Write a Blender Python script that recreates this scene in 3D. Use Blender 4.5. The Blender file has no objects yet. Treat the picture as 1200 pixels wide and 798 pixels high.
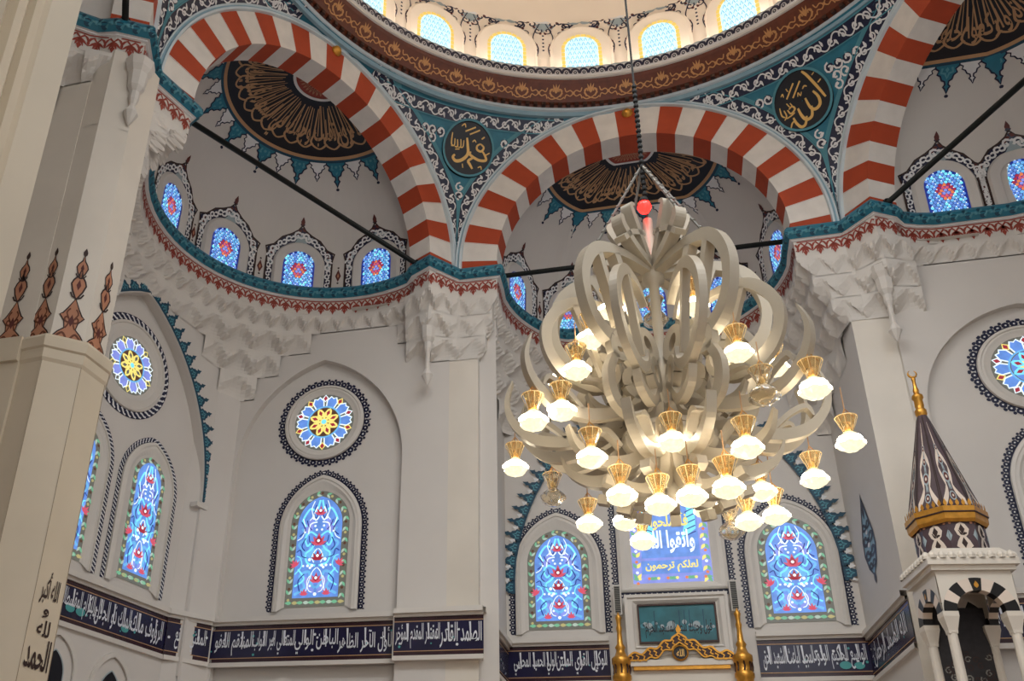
import bpy, math, random
from mathutils import Vector, Matrix
import numpy as np
random.seed(7)
PI = math.pi
sin, cos, rad, sqrt = math.sin, math.cos, math.radians, math.sqrt
COL = bpy.context.scene.collection
SC = bpy.context.scene

# ------------------------------------------------------------------ camera (fitted to the hexagonal hall)
FOC, TILT, ROLL, YAW = 1134.107, 0.461326, 0.041302, -0.279937
EYE = 1.62
HC = 11.795            # height of the cornice under the half domes
RH = 6.4               # hexagon radius
CAM = Vector((-0.2339, -8.5879, EYE))
PX, PY = -137.817, 102.566
Fv = Vector((sin(YAW)*cos(TILT), cos(YAW)*cos(TILT), sin(TILT)))
Rt = Vector((cos(YAW), -sin(YAW), 0)); Ut = Rt.cross(Fv)
R2 = Rt*cos(ROLL) + Ut*sin(ROLL); U2 = Ut*cos(ROLL) - Rt*sin(ROLL)
cd = bpy.data.cameras.new('camera'); cam = bpy.data.objects.new('camera', cd); COL.objects.link(cam)
cam.matrix_world = Matrix(((R2.x, U2.x, -Fv.x, CAM.x), (R2.y, U2.y, -Fv.y, CAM.y), (R2.z, U2.z, -Fv.z, CAM.z), (0, 0, 0, 1)))
cd.sensor_width = 36; cd.sensor_fit = 'HORIZONTAL'; cd.lens = FOC*36/1200
cd.shift_x = -PX/1200; cd.shift_y = PY/1200; cd.clip_end = 200
SC.camera = cam

def ray(u, v):
    return Fv + R2*((u-600-PX)/FOC) - U2*((v-399-PY)/FOC)
def on_plane(u, v, o, n):
    D = ray(u, v); return CAM + D*((o-CAM).dot(n)/D.dot(n))
def on_cyl(u, v, r, near):                     # ray against an upright cylinder about the hall's axis
    D = ray(u, v); A = D.x**2+D.y**2; Bq = 2*(CAM.x*D.x+CAM.y*D.y); Q = CAM.x**2+CAM.y**2-r*r
    disc = max(Bq*Bq-4*A*Q, 0); t = (-Bq + (-1 if near else 1)*sqrt(disc))/(2*A)
    return CAM + D*t

# ------------------------------------------------------------------ materials
MATS = {}
def lin(c):
    return tuple(((x/12.92) if x <= .04045 else ((x+.055)/1.055)**2.4) for x in c)
def mat(name, rgb, rough=.6, metal=0., emit=0., noise=.06, scale=3., trans=0., srgb=True, bump=0.):
    m = bpy.data.materials.new(name); m.use_nodes = True; nt = m.node_tree; nt.nodes.clear()
    out = nt.nodes.new('ShaderNodeOutputMaterial'); b = nt.nodes.new('ShaderNodeBsdfPrincipled')
    c = lin(rgb) if srgb else rgb
    nt.links.new(b.outputs[0], out.inputs[0])
    tc = nt.nodes.new('ShaderNodeTexCoord'); nz = nt.nodes.new('ShaderNodeTexNoise')
    nz.inputs['Scale'].default_value = scale; nz.inputs['Detail'].default_value = 4
    nt.links.new(tc.outputs['Object'], nz.inputs['Vector'])
    rp = nt.nodes.new('ShaderNodeValToRGB'); e = rp.color_ramp.elements
    e[0].position = .3; e[1].position = .7
    e[0].color = tuple(x*(1-noise) for x in c)+(1,); e[1].color = tuple(min(1, x*(1+noise)) for x in c)+(1,)
    nt.links.new(nz.outputs['Fac'], rp.inputs['Fac'])
    nt.links.new(rp.outputs['Color'], b.inputs['Base Color'])
    b.inputs['Roughness'].default_value = rough; b.inputs['Metallic'].default_value = metal
    if emit:
        nt.links.new(rp.outputs['Color'], b.inputs['Emission Color']); b.inputs['Emission Strength'].default_value = emit
        b.inputs['Base Color'].default_value = (0, 0, 0, 1)
        for l in list(b.inputs['Base Color'].links): nt.links.remove(l)
        b.inputs['Base Color'].default_value = tuple(x*.15 for x in c)+(1,)
    if trans:
        b.inputs['Transmission Weight'].default_value = trans; b.inputs['IOR'].default_value = 1.15
    if bump:
        bp = nt.nodes.new('ShaderNodeBump'); bp.inputs['Strength'].default_value = bump; bp.inputs['Distance'].default_value = .02
        nt.links.new(nz.outputs['Fac'], bp.inputs['Height']); nt.links.new(bp.outputs[0], b.inputs['Normal'])
    MATS[name] = m
    return m
mat('plaster', (.83, .81, .785), .85, noise=.03, scale=.8)
mat('plaster_dome', (.95, .90, .83), .85, noise=.03, scale=.8)
mat('stone_trim', (.84, .82, .79), .6, noise=.04, scale=1.5)
mat('muqarnas', (.85, .83, .80), .8, noise=.04, scale=2)
mat('marble', (.86, .83, .78), .35, noise=.05, scale=1.2)
mat('marble_beige', (.84, .79, .70), .3, noise=.05, scale=1.2)
mat('voussoir_white', (.90, .88, .85), .5, noise=.06, scale=4)
mat('voussoir_red', (.70, .27, .13), .7, noise=.06, scale=5)
mat('moulding_blue', (.55, .68, .74), .5)
mat('moulding_pale', (.80, .85, .87), .5)
mat('teal', (.13, .45, .54), .45, noise=.12, scale=6)
mat('teal_dark', (.04, .26, .35), .45, noise=.12, scale=6)
mat('teal_light', (.30, .56, .62), .5)
mat('navy', (.05, .08, .22), .35, noise=.15, scale=6)
mat('navy_deep', (.025, .035, .09), .4)
mat('tile_navy', (.09, .08, .22), .25, noise=.2, scale=5)
mat('tile_maroon', (.20, .10, .14), .25, noise=.2, scale=8)
mat('white_paint', (.90, .90, .90), .6)
mat('grey_paint', (.62, .68, .70), .6)
mat('letter_white', (.86, .87, .90), .4)
mat('letter_teal', (.28, .62, .62), .35)
mat('maroon', (.36, .15, .13), .6)
mat('brick_red', (.60, .25, .19), .6)
mat('brown_band', (.40, .18, .08), .45, noise=.2, scale=8)
mat('brown_dark', (.22, .10, .05), .5)
mat('gold_paint', (.80, .58, .36), .45, metal=.2)
mat('gold_dim', (.74, .58, .42), .5, metal=.1)
mat('gold_letter', (.90, .73, .42), .4, metal=.15)
mat('gold_metal', (.83, .60, .25), .35, metal=.7, noise=.15, scale=12)
mat('bronze_ink', (.42, .22, .13), .6)
mat('ink_dark', (.20, .12, .10), .6)
mat('pale_copper', (.72, .50, .38), .6)
mat('seam', (.62, .55, .45), .5)
mat('iron_dark', (.07, .09, .085), .5, metal=.5)
mat('cord_dark', (.06, .055, .05), .8)
mat('minbar_purple', (.30, .23, .25), .4, noise=.15, scale=10)
mat('minbar_cream', (.88, .82, .76), .5)
mat('black_marble', (.06, .06, .07), .3)
mat('dark_panel', (.13, .11, .12), .5, noise=.4, scale=14)
mat('glass_lead', (.10, .11, .16), .5)
mat('speaker_grey', (.50, .49, .46), .5)
mat('picture_teal', (.16, .42, .46), .3, noise=.3, scale=3)
mat('floor_carpet', (.64, .53, .47), .95, noise=.1, scale=6)
mat('pearl_metal', (.71, .67, .60), .45, metal=.15, noise=.03)
# stained glass: lit by the sky behind it
mat('g_blue', (.42, .60, .92), .3, emit=.9, noise=.18, scale=7)
mat('g_sky', (.45, .74, .97), .3, emit=.95, noise=.15, scale=7)
mat('g_cyan', (.50, .90, 1.0), .3, emit=1.05)
mat('g_white', (.92, .97, 1.0), .3, emit=1.15)
mat('g_lav', (.55, .60, .92), .3, emit=.95, noise=.15, scale=7)
mat('g_deep', (.12, .22, .62), .3, emit=.7)
mat('g_pink', (.88, .36, .45), .3, emit=.85)
mat('g_red', (.72, .20, .28), .3, emit=.75)
mat('g_orange', (.93, .52, .30), .3, emit=.9)
mat('g_yellow', (.98, .90, .50), .3, emit=1.05)
mat('g_green', (.50, .78, .62), .3, emit=.75)
mat('g_leaf', (.78, .86, .80), .3, emit=.7)
mat('g_straw', (.85, .80, .55), .3, emit=.6)
mat('g_olive', (.50, .50, .46), .3, emit=.55)
mat('g_brown', (.45, .30, .22), .3, emit=.5)
mat('g_dome', (.80, .95, 1.0), .3, emit=1.15, noise=.12, scale=9)
mat('g_dome_blue', (.40, .70, .85), .3, emit=.8)
mat('g_dome_gold', (1.0, .84, .42), .3, emit=.9)
mat('lamp_lit', (1.0, .94, .83), .3, emit=22.0, noise=.01)
mat('lamp_collar_lit', (1.0, .88, .66), .12, trans=.88, noise=.02)
mat('lamp_clear', (.95, .90, .80), .08, trans=.92, noise=.02)
mat('lamp_glow', (1.0, .93, .78), .3, emit=1.25, noise=.12, scale=30)
mat('lamp_rib', (.95, .84, .62), .3, metal=.1)
mat('bulb_red', (1.0, .10, .08), .3, emit=9.)
for n_ in ('lamp_collar_lit', 'lamp_clear'): MATS[n_].node_tree.nodes['Principled BSDF'].inputs['IOR'].default_value = 1.2

# ------------------------------------------------------------------ mesh builder
class MB:
    def __init__(s): s.v, s.f, s.m, s.names = [], [], [], []
    def mi(s, m):
        if m not in s.names: s.names.append(m)
        return s.names.index(m)
    def add(s, vs, fs, m):
        o = len(s.v); k = s.mi(m)
        s.v += [tuple(p) for p in vs]
        for f in fs: s.f.append(tuple(i+o for i in f)); s.m.append(k)
    def grid(s, rows, m, closed=False):
        n = len(rows[0]); vs = [p for r in rows for p in r]; fs = []
        for i in range(len(rows)-1):
            for j in range(n if closed else n-1):
                fs.append((i*n+j, i*n+(j+1) % n, (i+1)*n+(j+1) % n, (i+1)*n+j))
        s.add(vs, fs, m)
    def box(s, c, d, m, M=None):
        vs = [Vector((c[0]+a*d[0]/2, c[1]+b*d[1]/2, c[2]+e*d[2]/2)) for a in (-1, 1) for b in (-1, 1) for e in (-1, 1)]
        if M: vs = [M @ p for p in vs]
        s.add(vs, [(0, 1, 3, 2), (4, 6, 7, 5), (0, 4, 5, 1), (2, 3, 7, 6), (0, 2, 6, 4), (1, 5, 7, 3)], m)
    def prism(s, poly, z0, z1, m, cap=True):
        n = len(poly); vs = [(p[0], p[1], z0) for p in poly]+[(p[0], p[1], z1) for p in poly]
        fs = [(i, (i+1) % n, n+(i+1) % n, n+i) for i in range(n)]
        if cap: fs += [tuple(range(n-1, -1, -1)), tuple(range(n, 2*n))]
        s.add(vs, fs, m)
    def tube(s, pts, r, m, n=6):
        pts = [Vector(p) for p in pts]; rows = []
        for i, p in enumerate(pts):
            t = (pts[min(i+1, len(pts)-1)]-pts[max(i-1, 0)]).normalized()
            a = t.cross(Vector((0, 0, 1)) if abs(t.z) < .95 else Vector((1, 0, 0))).normalized(); b = t.cross(a)
            rr = r[i] if isinstance(r, (list, tuple)) else r
            rows.append([p+(a*cos(2*PI*k/n)+b*sin(2*PI*k/n))*rr for k in range(n)])
        s.grid(rows, m, True)
        o = len(s.v); k = s.mi(m); N = n*len(rows)
        s.f.append(tuple(o-N+i for i in range(n))); s.m.append(k)
        s.f.append(tuple(o-1-i for i in range(n))); s.m.append(k)
    def lathe(s, prof, c, m, n=24, mod=None):
        rows = []
        for i, (r, z) in enumerate(prof):
            row = []
            for k in range(n):
                a = 2*PI*k/n; rr = r*(mod(a, z) if mod else 1)
                row.append((c[0]+rr*cos(a), c[1]+rr*sin(a), c[2]+z))
            rows.append(row)
        s.grid(rows, m, True)
    # ---- flat ornament laid on a surface through a map (u, v, h) -> point
    def poly(s, pts, m, mp, h=.004):
        s.add([mp(p[0], p[1], h) for p in pts], [tuple(range(len(pts)))], m)
    def stroke(s, pts, w, m, mp, h=.004, closed=False):
        n = len(pts); vs = []
        for i, p in enumerate(pts):
            if closed: a, b = pts[i-1], pts[(i+1) % n]
            else: a, b = pts[max(i-1, 0)], pts[min(i+1, n-1)]
            tx, ty = b[0]-a[0], b[1]-a[1]; L = math.hypot(tx, ty) or 1
            ww = (w[i] if isinstance(w, (list, tuple)) else w)/2
            nx, ny = -ty/L*ww, tx/L*ww
            vs += [mp(p[0]+nx, p[1]+ny, h), mp(p[0]-nx, p[1]-ny, h)]
        fs = [(2*i, 2*i+1, 2*i+3, 2*i+2) for i in range(n-1)]
        if closed: fs.append((2*n-2, 2*n-1, 1, 0))
        s.add(vs, fs, m)
    def disc(s, x, y, r, m, mp, h=.004, n=10, ry=None):
        s.poly([(x+r*cos(2*PI*k/n), y+(ry or r)*sin(2*PI*k/n)) for k in range(n)], m, mp, h)
    def band(s, A, B, m, mp, h0=.004, h1=None):
        h1 = h0 if h1 is None else h1
        s.grid([[mp(p[0], p[1], h0) for p in A], [mp(p[0], p[1], h1) for p in B]], m)
    def tris(s, data, m, mp, h=.004):
        s.add([mp(p[0], p[1], h) for p in data[0]], data[1], m)
    def build(s, name, parent=None, smooth=False):
        me = bpy.data.meshes.new(name); me.from_pydata(s.v, [], s.f)
        for n in s.names: me.materials.append(MATS[n])
        me.polygons.foreach_set('material_index', s.m)
        if smooth: me.polygons.foreach_set('use_smooth', [True]*len(s.f))
        me.update()
        o = bpy.data.objects.new(name, me); COL.objects.link(o)
        if parent: o.parent = parent
        return o

def tag(o, label, cat, group=None, kind=None):
    o['label'] = label; o['category'] = cat
    if group: o['group'] = group
    if kind: o['kind'] = kind
    return o
def empty(name, loc=(0, 0, 0)):
    o = bpy.data.objects.new(name, None); COL.objects.link(o); o.location = loc; o.empty_display_size = .1
    return o
def part(mb, name, parent, smooth=False):      # world-space mesh under a parent that may stand off the origin
    o = mb.build(name, None, smooth); o.parent = parent
    if parent.type == 'EMPTY': o.matrix_parent_inverse = Matrix.Translation(-Vector(parent.location))
    return o

# ------------------------------------------------------------------ maps and paths
def plane_map(o, ex, n, ez=Vector((0, 0, 1))):
    o, ex, n = Vector(o), Vector(ex), Vector(n)
    return lambda x, y, h=0: o + ex*x + ez*y + n*h
def sub(mp, u0=0, v0=0, rot=0, s=1, fx=1, sy=None):
    c, d = cos(rot), sin(rot); sy = s if sy is None else sy
    def f(x, y, h=0):
        x, y = x*s*fx, y*sy
        return mp(u0+x*c-y*d, v0+x*d+y*c, h)
    return f
class Path2:
    def __init__(s, pts, closed=False):
        if closed: pts = list(pts)+[pts[0]]
        s.p = [(float(a), float(b)) for a, b in pts]; s.c = [0]
        for a, b in zip(s.p, s.p[1:]): s.c.append(s.c[-1]+math.hypot(b[0]-a[0], b[1]-a[1]))
        s.L = s.c[-1]
    def at(s, u):
        u = min(max(u, 0), s.L); lo, hi = 0, len(s.c)-2
        while lo < hi:
            m = (lo+hi+1)//2
            if s.c[m] <= u: lo = m
            else: hi = m-1
        a, b = s.p[lo], s.p[lo+1]; d = s.c[lo+1]-s.c[lo] or 1; t = (u-s.c[lo])/d
        return a[0]+(b[0]-a[0])*t, a[1]+(b[1]-a[1])*t, (b[0]-a[0])/d, (b[1]-a[1])/d
    def map(s, mp, side=1):                    # (u along, v to the left*side) over a 2-D surface map
        def f(u, v, h=0):
            x, y, tx, ty = s.at(u)
            return mp(x-ty*v*side, y+tx*v*side, h)
        return f
    def sample(s, n):
        return [s.at(s.L*i/(n-1))[:2] for i in range(n)]
def line3_map(o, ex, ez, n):
    return plane_map(o, ex, n, Vector(ez))
def bez(pts, n=8):                             # Catmull-Rom through 2-D points
    out = []; P = [pts[0]]+list(pts)+[pts[-1]]
    for i in range(1, len(P)-2):
        for k in range(n):
            t = k/n; q = []
            for d in range(len(pts[0])):
                a, b, c, e = P[i-1][d], P[i][d], P[i+1][d], P[i+2][d]
                q.append(.5*(2*b+(c-a)*t+(2*a-5*b+4*c-e)*t*t+(3*b-a-3*c+e)*t**3))
            out.append(tuple(q))
    out.append(tuple(pts[-1])); return out
def pointed(c, h, H, spring, zb, n=12):        # two-centred arch outline from bottom left over the apex to bottom right
    R = (h*h+H*H)/(2*h); L = []
    a1 = math.atan2(H, R-h)
    for i in range(n+1):
        a = a1*i/n; L.append((c-h+R-R*cos(a), spring+R*sin(a)))
    pts = ([(c-h, zb)] if zb < spring-.01 else []) + L
    return pts + [(2*c-p[0], p[1]) for p in reversed(pts[:-1])]
def rounded(c, h, spring, zb, n=16):
    return [(c-h, zb)]+[(c-h*cos(PI*i/n), spring+h*sin(PI*i/n)) for i in range(n+1)]+[(c+h, zb)]
def circle(c, z, r, n=48):
    return [(c+r*cos(2*PI*k/n), z+r*sin(2*PI*k/n)) for k in range(n)]

# ------------------------------------------------------------------ Arabic lettering
_F = {'ا': (0xFE8D, 2), 'ب': (0xFE8F, 4), 'ة': (0xFE93, 2), 'ت': (0xFE95, 4), 'ث': (0xFE99, 4), 'ج': (0xFE9D, 4), 'ح': (0xFEA1, 4), 'خ': (0xFEA5, 4),
      'د': (0xFEA9, 2), 'ذ': (0xFEAB, 2), 'ر': (0xFEAD, 2), 'ز': (0xFEAF, 2), 'س': (0xFEB1, 4), 'ش': (0xFEB5, 4), 'ص': (0xFEB9, 4), 'ض': (0xFEBD, 4),
      'ط': (0xFEC1, 4), 'ظ': (0xFEC5, 4), 'ع': (0xFEC9, 4), 'غ': (0xFECD, 4), 'ف': (0xFED1, 4), 'ق': (0xFED5, 4), 'ك': (0xFED9, 4), 'ل': (0xFEDD, 4),
      'م': (0xFEE1, 4), 'ن': (0xFEE5, 4), 'ه': (0xFEE9, 4), 'و': (0xFEED, 2), 'ى': (0xFEEF, 2), 'ي': (0xFEF1, 4), 'أ': (0xFE83, 2), 'إ': (0xFE87, 2),
      'آ': (0xFE81, 2), 'ؤ': (0xFE85, 2), 'ئ': (0xFE89, 4), 'ء': (0xFE80, 1), 'ﻻ': (0xFEFB, 2)}
def shape_arabic(t):
    t = t.replace('لا', 'ﻻ'); out = []
    for i, ch in enumerate(t):
        if ch not in _F: out.append(ch); continue
        base, k = _F[ch]
        pv = i > 0 and t[i-1] in _F and _F[t[i-1]][1] == 4 and k >= 2
        nx = k == 4 and i+1 < len(t) and t[i+1] in _F and _F[t[i+1]][1] >= 2
        out.append(chr(base + (3 if pv and nx else 2 if nx else 1 if pv else 0)))
    return ''.join(reversed(out))
_TC = {}
def text2d(t, bold=.0):                        # triangles of a line of lettering, normalised to x 0..w, y 0..1
    if (t, bold) in _TC: return _TC[(t, bold)]
    cu = bpy.data.curves.new('lettering', 'FONT'); cu.body = shape_arabic(t); cu.resolution_u = 2; cu.offset = bold
    o = bpy.data.objects.new('lettering', cu); COL.objects.link(o); bpy.context.view_layer.update()
    me = bpy.data.meshes.new_from_object(o.evaluated_get(bpy.context.evaluated_depsgraph_get()))
    vs = [(v.co.x, v.co.y) for v in me.vertices]; fs = [tuple(p.vertices) for p in me.polygons]
    bpy.data.objects.remove(o); bpy.data.curves.remove(cu); bpy.data.meshes.remove(me)
    x0 = min(p[0] for p in vs); x1 = max(p[0] for p in vs); y0 = min(p[1] for p in vs); y1 = max(p[1] for p in vs)
    d = ([((p[0]-x0)/(x1-x0), (p[1]-y0)/(y1-y0)) for p in vs], fs, (x1-x0)/(y1-y0))
    _TC[(t, bold)] = d; return d
def fit_text(mb, t, mp, u0, u1, v0, v1, m, h=.006, bold=.012):
    d = text2d(t, bold)
    mb.tris(d, m, lambda x, y, hh: mp(u0+(u1-u0)*x, v0+(v1-v0)*y, hh), h)

# ------------------------------------------------------------------ motifs (unit size, through a map)
def spiral(mb, mp, m, w=.16, turns=1.2, h=.006, n=14):
    pts = []
    for i in range(n+1):
        t = i/n; r = .5*(1-.8*t); a = PI+turns*2*PI*t; pts.append((r*cos(a), r*sin(a)))
    mb.stroke(pts, w, m, mp, h)
def leaf(mb, mp, m, w=.4, h=.006, bend=.15):
    L = [(0, 0), (w*.45, .25), (w*.5, .5), (w*.25+bend, .8), (bend, 1), (-w*.25+bend*.6, .75), (-w*.5, .5), (-w*.4, .22)]
    mb.poly(L, m, mp, h)
def palmette(mb, mp, m, h=.006, n=5):
    for k in range(n):
        a = (k-(n-1)/2)*.55
        leaf(mb, sub(mp, 0, 0, -a, 1-.25*abs(a)), m, .34, h, 0)
LAMB = [(.5, 0), (.5, .10), (.34, .20), (.40, .34), (.26, .42), (.20, .58), (.08, .64), (.06, .76), (.13, .84), (.06, .92), (0, 1.1)]
def lambrequin(mb, mp, fill, line, heart, h=.005):
    P = LAMB+[(-a, b) for a, b in reversed(LAMB[:-1])]
    mb.poly(P, fill, mp, h)
    mb.stroke(P, .07, line, mp, h+.002)
    mb.stroke([(-.2, .12), (-.24, .3), (-.08, .34), (0, .52), (.08, .34), (.24, .3), (.2, .12)], .09, heart, mp, h+.003)
    mb.poly([(0, .1), (.08, .2), (0, .32), (-.08, .2)], heart, mp, h+.003)
def fringe(mb, mp, L, size, mats, alt=None, h=.005):
    n = max(2, round(L/size)); s = L/n
    for i in range(n):
        f = mats if (alt is None or i % 2 == 0) else alt
        k = 1. if (alt is None or i % 2 == 0) else .78
        lambrequin(mb, sub(mp, (i+.5)*s, 0, 0, s*(1.05 if k == 1 else .95), 1, s*1.25*k), *f, h=h)
def scroll_band(mb, mp, L, wid, ground, ink, edge=None, h=.004, cell=1.15, dense=True):
    N = max(8, int(L/.12))
    if ground: mb.grid([[mp(L*i/N, wid*j/4, h) for i in range(N+1)] for j in range(5)], ground)
    h += .006
    n = max(2, round(L/(wid*cell))); s = L/n
    for i in range(n):
        u = (i+.5)*s; fl = 1 if i % 2 else -1
        q = sub(mp, u, wid*.5, 0, wid*.62, fl, wid*.62*(1 if i % 2 else -1))
        spiral(mb, q, ink, .17, 1.15, h+.002, 12)
        if dense:
            leaf(mb, sub(mp, u+s*.36, wid*.5, PI*(i % 2), wid*.42), ink, .42, h+.002)
            mb.disc(u, wid*.5, wid*.1, ink, mp, h+.002, 6)
    pts = [(L*i/(n*8), wid*(.5+.36*sin(2*PI*i/16+PI/2))) for i in range(n*8+1)]
    mb.stroke(pts, wid*.10, ink, mp, h+.002)
    if edge:
        for v in (0, wid): mb.stroke([(L*i/N, v) for i in range(N+1)], wid*.08, edge, mp, h+.003)
def bead_band(mb, mp, L, wid, ink, light, h=.004):   # beads with light hearts beside a fine line
    N = max(8, int(L/.1))
    mb.stroke([(L*i/N, wid*.10) for i in range(N+1)], wid*.24, ink, mp, h)
    n = max(4, round(L/(wid*.9))); s = L/n
    for i in range(n):
        u = (i+.5)*s
        mb.disc(u, wid*.5, wid*.43, ink, mp, h, 8); mb.disc(u, wid*.5, wid*.13, light, mp, h+.002, 6)
        mb.disc(u+s*.5, wid*.95, wid*.22, ink, mp, h, 6)
def chain_band(mb, mp, L, wid, ink, light, h=.004):  # dark strip with a woven light chain
    N = max(8, int(L/.1))
    mb.band([(L*i/N, 0) for i in range(N+1)], [(L*i/N, wid) for i in range(N+1)], ink, mp, h)
    n = max(4, round(L/(wid*.8))); s = L/n
    for i in range(n):
        u = i*s
        mb.stroke([(u+s*.05, wid*.14), (u+s*.35, wid*.28), (u+s*.62, wid*.72), (u+s*1.0, wid*.86)], wid*.24, light, mp, h+.002)

# ================================================================== THE HALL
NTRIM = [0]; NWIN = [0]
def trim(mb, label, cat='trim', smooth=False):
    NTRIM[0] += 1
    return tag(mb.build('trim_%d' % NTRIM[0], None, smooth), label, cat, kind='structure')
Z3 = Vector((0, 0, 1))
RING_Z, RING_R = 15.29, 5.5
class Bay:                                      # one arch of the hexagon and the half dome behind it
    def __init__(s, key, na, ap, lat, st, rin, rout, dep, rs, push, sd):
        s.key = key; a = rad(na); s.n = Vector((cos(a), sin(a), 0)); s.t = Vector((-sin(a), cos(a), 0)); s.na = a
        s.ap, s.lat, s.st, s.rin, s.rout, s.dep = ap, lat, st, rin, rout, dep
        s.o = s.n*ap + s.t*lat + Z3*HC
        s.c = s.n*(ap+push) + s.t*lat           # centre of the half dome in plan
        s.rs = rs; s.sd = sd
    def face(s, x, z, h=0): return s.o + s.t*x + Z3*z - s.n*h
    def sem(s, phi, r=None):                    # plan point of the half dome, phi from -90 to 90 degrees about its axis
        r = r or s.rs; a = s.na+phi
        p = s.c + Vector((cos(a), sin(a), 0))*r
        if s.sd and p.y > s.sd: p.y = s.sd
        return p
BA = Bay('a', 149.5, 5.68, .0, .26, 2.5, 3.08, .5, 2.62, .33, None)
BB = Bay('b', 90, 5.55, .04, .32, 2.47, 3.12, .5, 2.5, .45, 7.95)
BC = Bay('c', 30, 5.65, .12, .12, 2.5, 3.1, .5, 2.62, .33, 5.64)
BF = Bay('f', 210, 5.66, .0, .25, 2.5, 3.1, .5, 2.6, .33, None)
BAYS = [BF, BA, BB, BC]
def hexv(k): return Vector((RH*cos(rad(k)), RH*sin(rad(k)), 0))
# ---- arches of red and white voussoirs
ARCHLAB = {'a': 'red and white striped arch over the left half dome', 'b': 'red and white striped arch behind the chandelier, over the prayer niche',
           'c': 'red and white striped arch cut by the right edge of the picture', 'f': 'red and white striped arch foot high at the far left behind the black rod'}
NV = 25
def arch_pts(b, r):                             # outline from right foot (+t) ... to left foot, param 0..1
    L = PI*r + 2*b.st
    def f(s):
        u = s*L
        if u < b.st: return (r, u)
        if u > L-b.st: return (-r, L-u)
        a = (u-b.st)/r; return (r*cos(a), b.st+r*sin(a))
    return f
for b in BAYS:
    mb = MB(); fi, fo = arch_pts(b, b.rin), arch_pts(b, b.rout)
    for k in range(NV):
        m = 'voussoir_red' if k % 2 == 0 else 'voussoir_white'
        n = 4
        I = [fi((k+j/n)/NV) for j in range(n+1)]; O = [fo((k+j/n)/NV) for j in range(n+1)]
        mb.grid([[b.face(*p, 0) for p in I], [b.face(*p, 0) for p in O]], m)
        mb.grid([[b.face(*p, 0) for p in I], [b.face(*p, -b.dep) for p in I]], m)
        for q in (I, ):                           # pale mortar joint
            mb.grid([[b.face(*I[0], .004), b.face(*O[0], .004)], [b.face(I[0][0]*1.0, I[0][1]+.012, .004), b.face(O[0][0], O[0][1]+.014, .004)]], 'voussoir_white')
    # back face (seen by the half dome) closes the arch
    N = 60; I = [fi(j/N) for j in range(N+1)]; O = [fo(j/N) for j in range(N+1)]
    mb.grid([[b.face(*p, -b.dep) for p in I], [b.face(*p, -b.dep) for p in O]], 'plaster')
    trim(mb, ARCHLAB[b.key], 'arch')
    mb = MB()                                     # blue and white moulding along the arch back
    def rim(r0, r1, h0, h1, m):
        f0, f1 = arch_pts(b, r0), arch_pts(b, r1)
        mb.grid([[b.face(*f0(j/N), h0) for j in range(N+1)], [b.face(*f1(j/N), h1) for j in range(N+1)]], m)
    ro = b.rout
    rim(ro-.01, ro, 0, .05, 'moulding_pale'); rim(ro, ro+.035, .05, .055, 'moulding_pale'); rim(ro+.035, ro+.05, .055, .03, 'moulding_blue')
    rim(ro+.05, ro+.075, .03, .03, 'moulding_blue'); rim(ro+.075, ro+.10, .03, .05, 'moulding_pale'); rim(ro+.10, ro+.11, .05, -.1, 'moulding_pale')
    trim(mb, 'pale blue moulding round the ' + {'a': 'left striped arch', 'b': 'middle striped arch', 'c': 'striped arch at the right edge', 'f': 'striped arch foot at the far left'}[b.key], 'moulding')

# ---- pendentives
class Pend:
    def __init__(s, bl, br, kc):
        s.bl, s.br, s.azc = bl, br, rad(kc)
    def ends(s, z):                               # (az, r) on the left and right arch at height z above the cornice
        out = []
        for b, sg in ((s.bl, -1), (s.br, 1)):     # left arch: its right foot (-t side), right arch: its left foot (+t side)
            ro = b.rout+.09; dz = max(z-b.st, 0)
            x = sqrt(max(ro*ro-dz*dz, 0)) if dz < ro else 0
            p = b.n*b.ap + b.t*(b.lat + sg*x)
            az = math.atan2(p.y, p.x); az = az if az > -1.7 else az+2*PI
            r = math.hypot(p.x, p.y)
            if dz >= ro*.985: r = r + (RING_R-r)*min(1, (dz-ro*.985)/(max(RING_Z-HC-b.st-ro*.985, .02)))
            out.append((az, r))
        return out
    def pt(s, X, z, h=0):
        (aL, rL), (aR, rR) = s.ends(z); az = s.azc - X/6.2
        t = (aL-az)/((aL-aR) or 1e-6); t = min(max(t, -.1), 1.1)
        r = rL+(rR-rL)*t
        return Vector(((r-h)*cos(az), (r-h)*sin(az), HC+z))
    def lim(s, z):
        (aL, rL), (aR, rR) = s.ends(z); return -(aL-s.azc)*6.2, (s.azc-aR)*6.2
ZT = RING_Z-HC
def chaikin(p, k=2):
    for _ in range(k):
        q = [p[0]]
        for a, b in zip(p, p[1:]): q += [tuple(.75*x+.25*y for x, y in zip(a, b)), tuple(.25*x+.75*y for x, y in zip(a, b))]
        p = q+[p[-1]]
    return p
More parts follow.
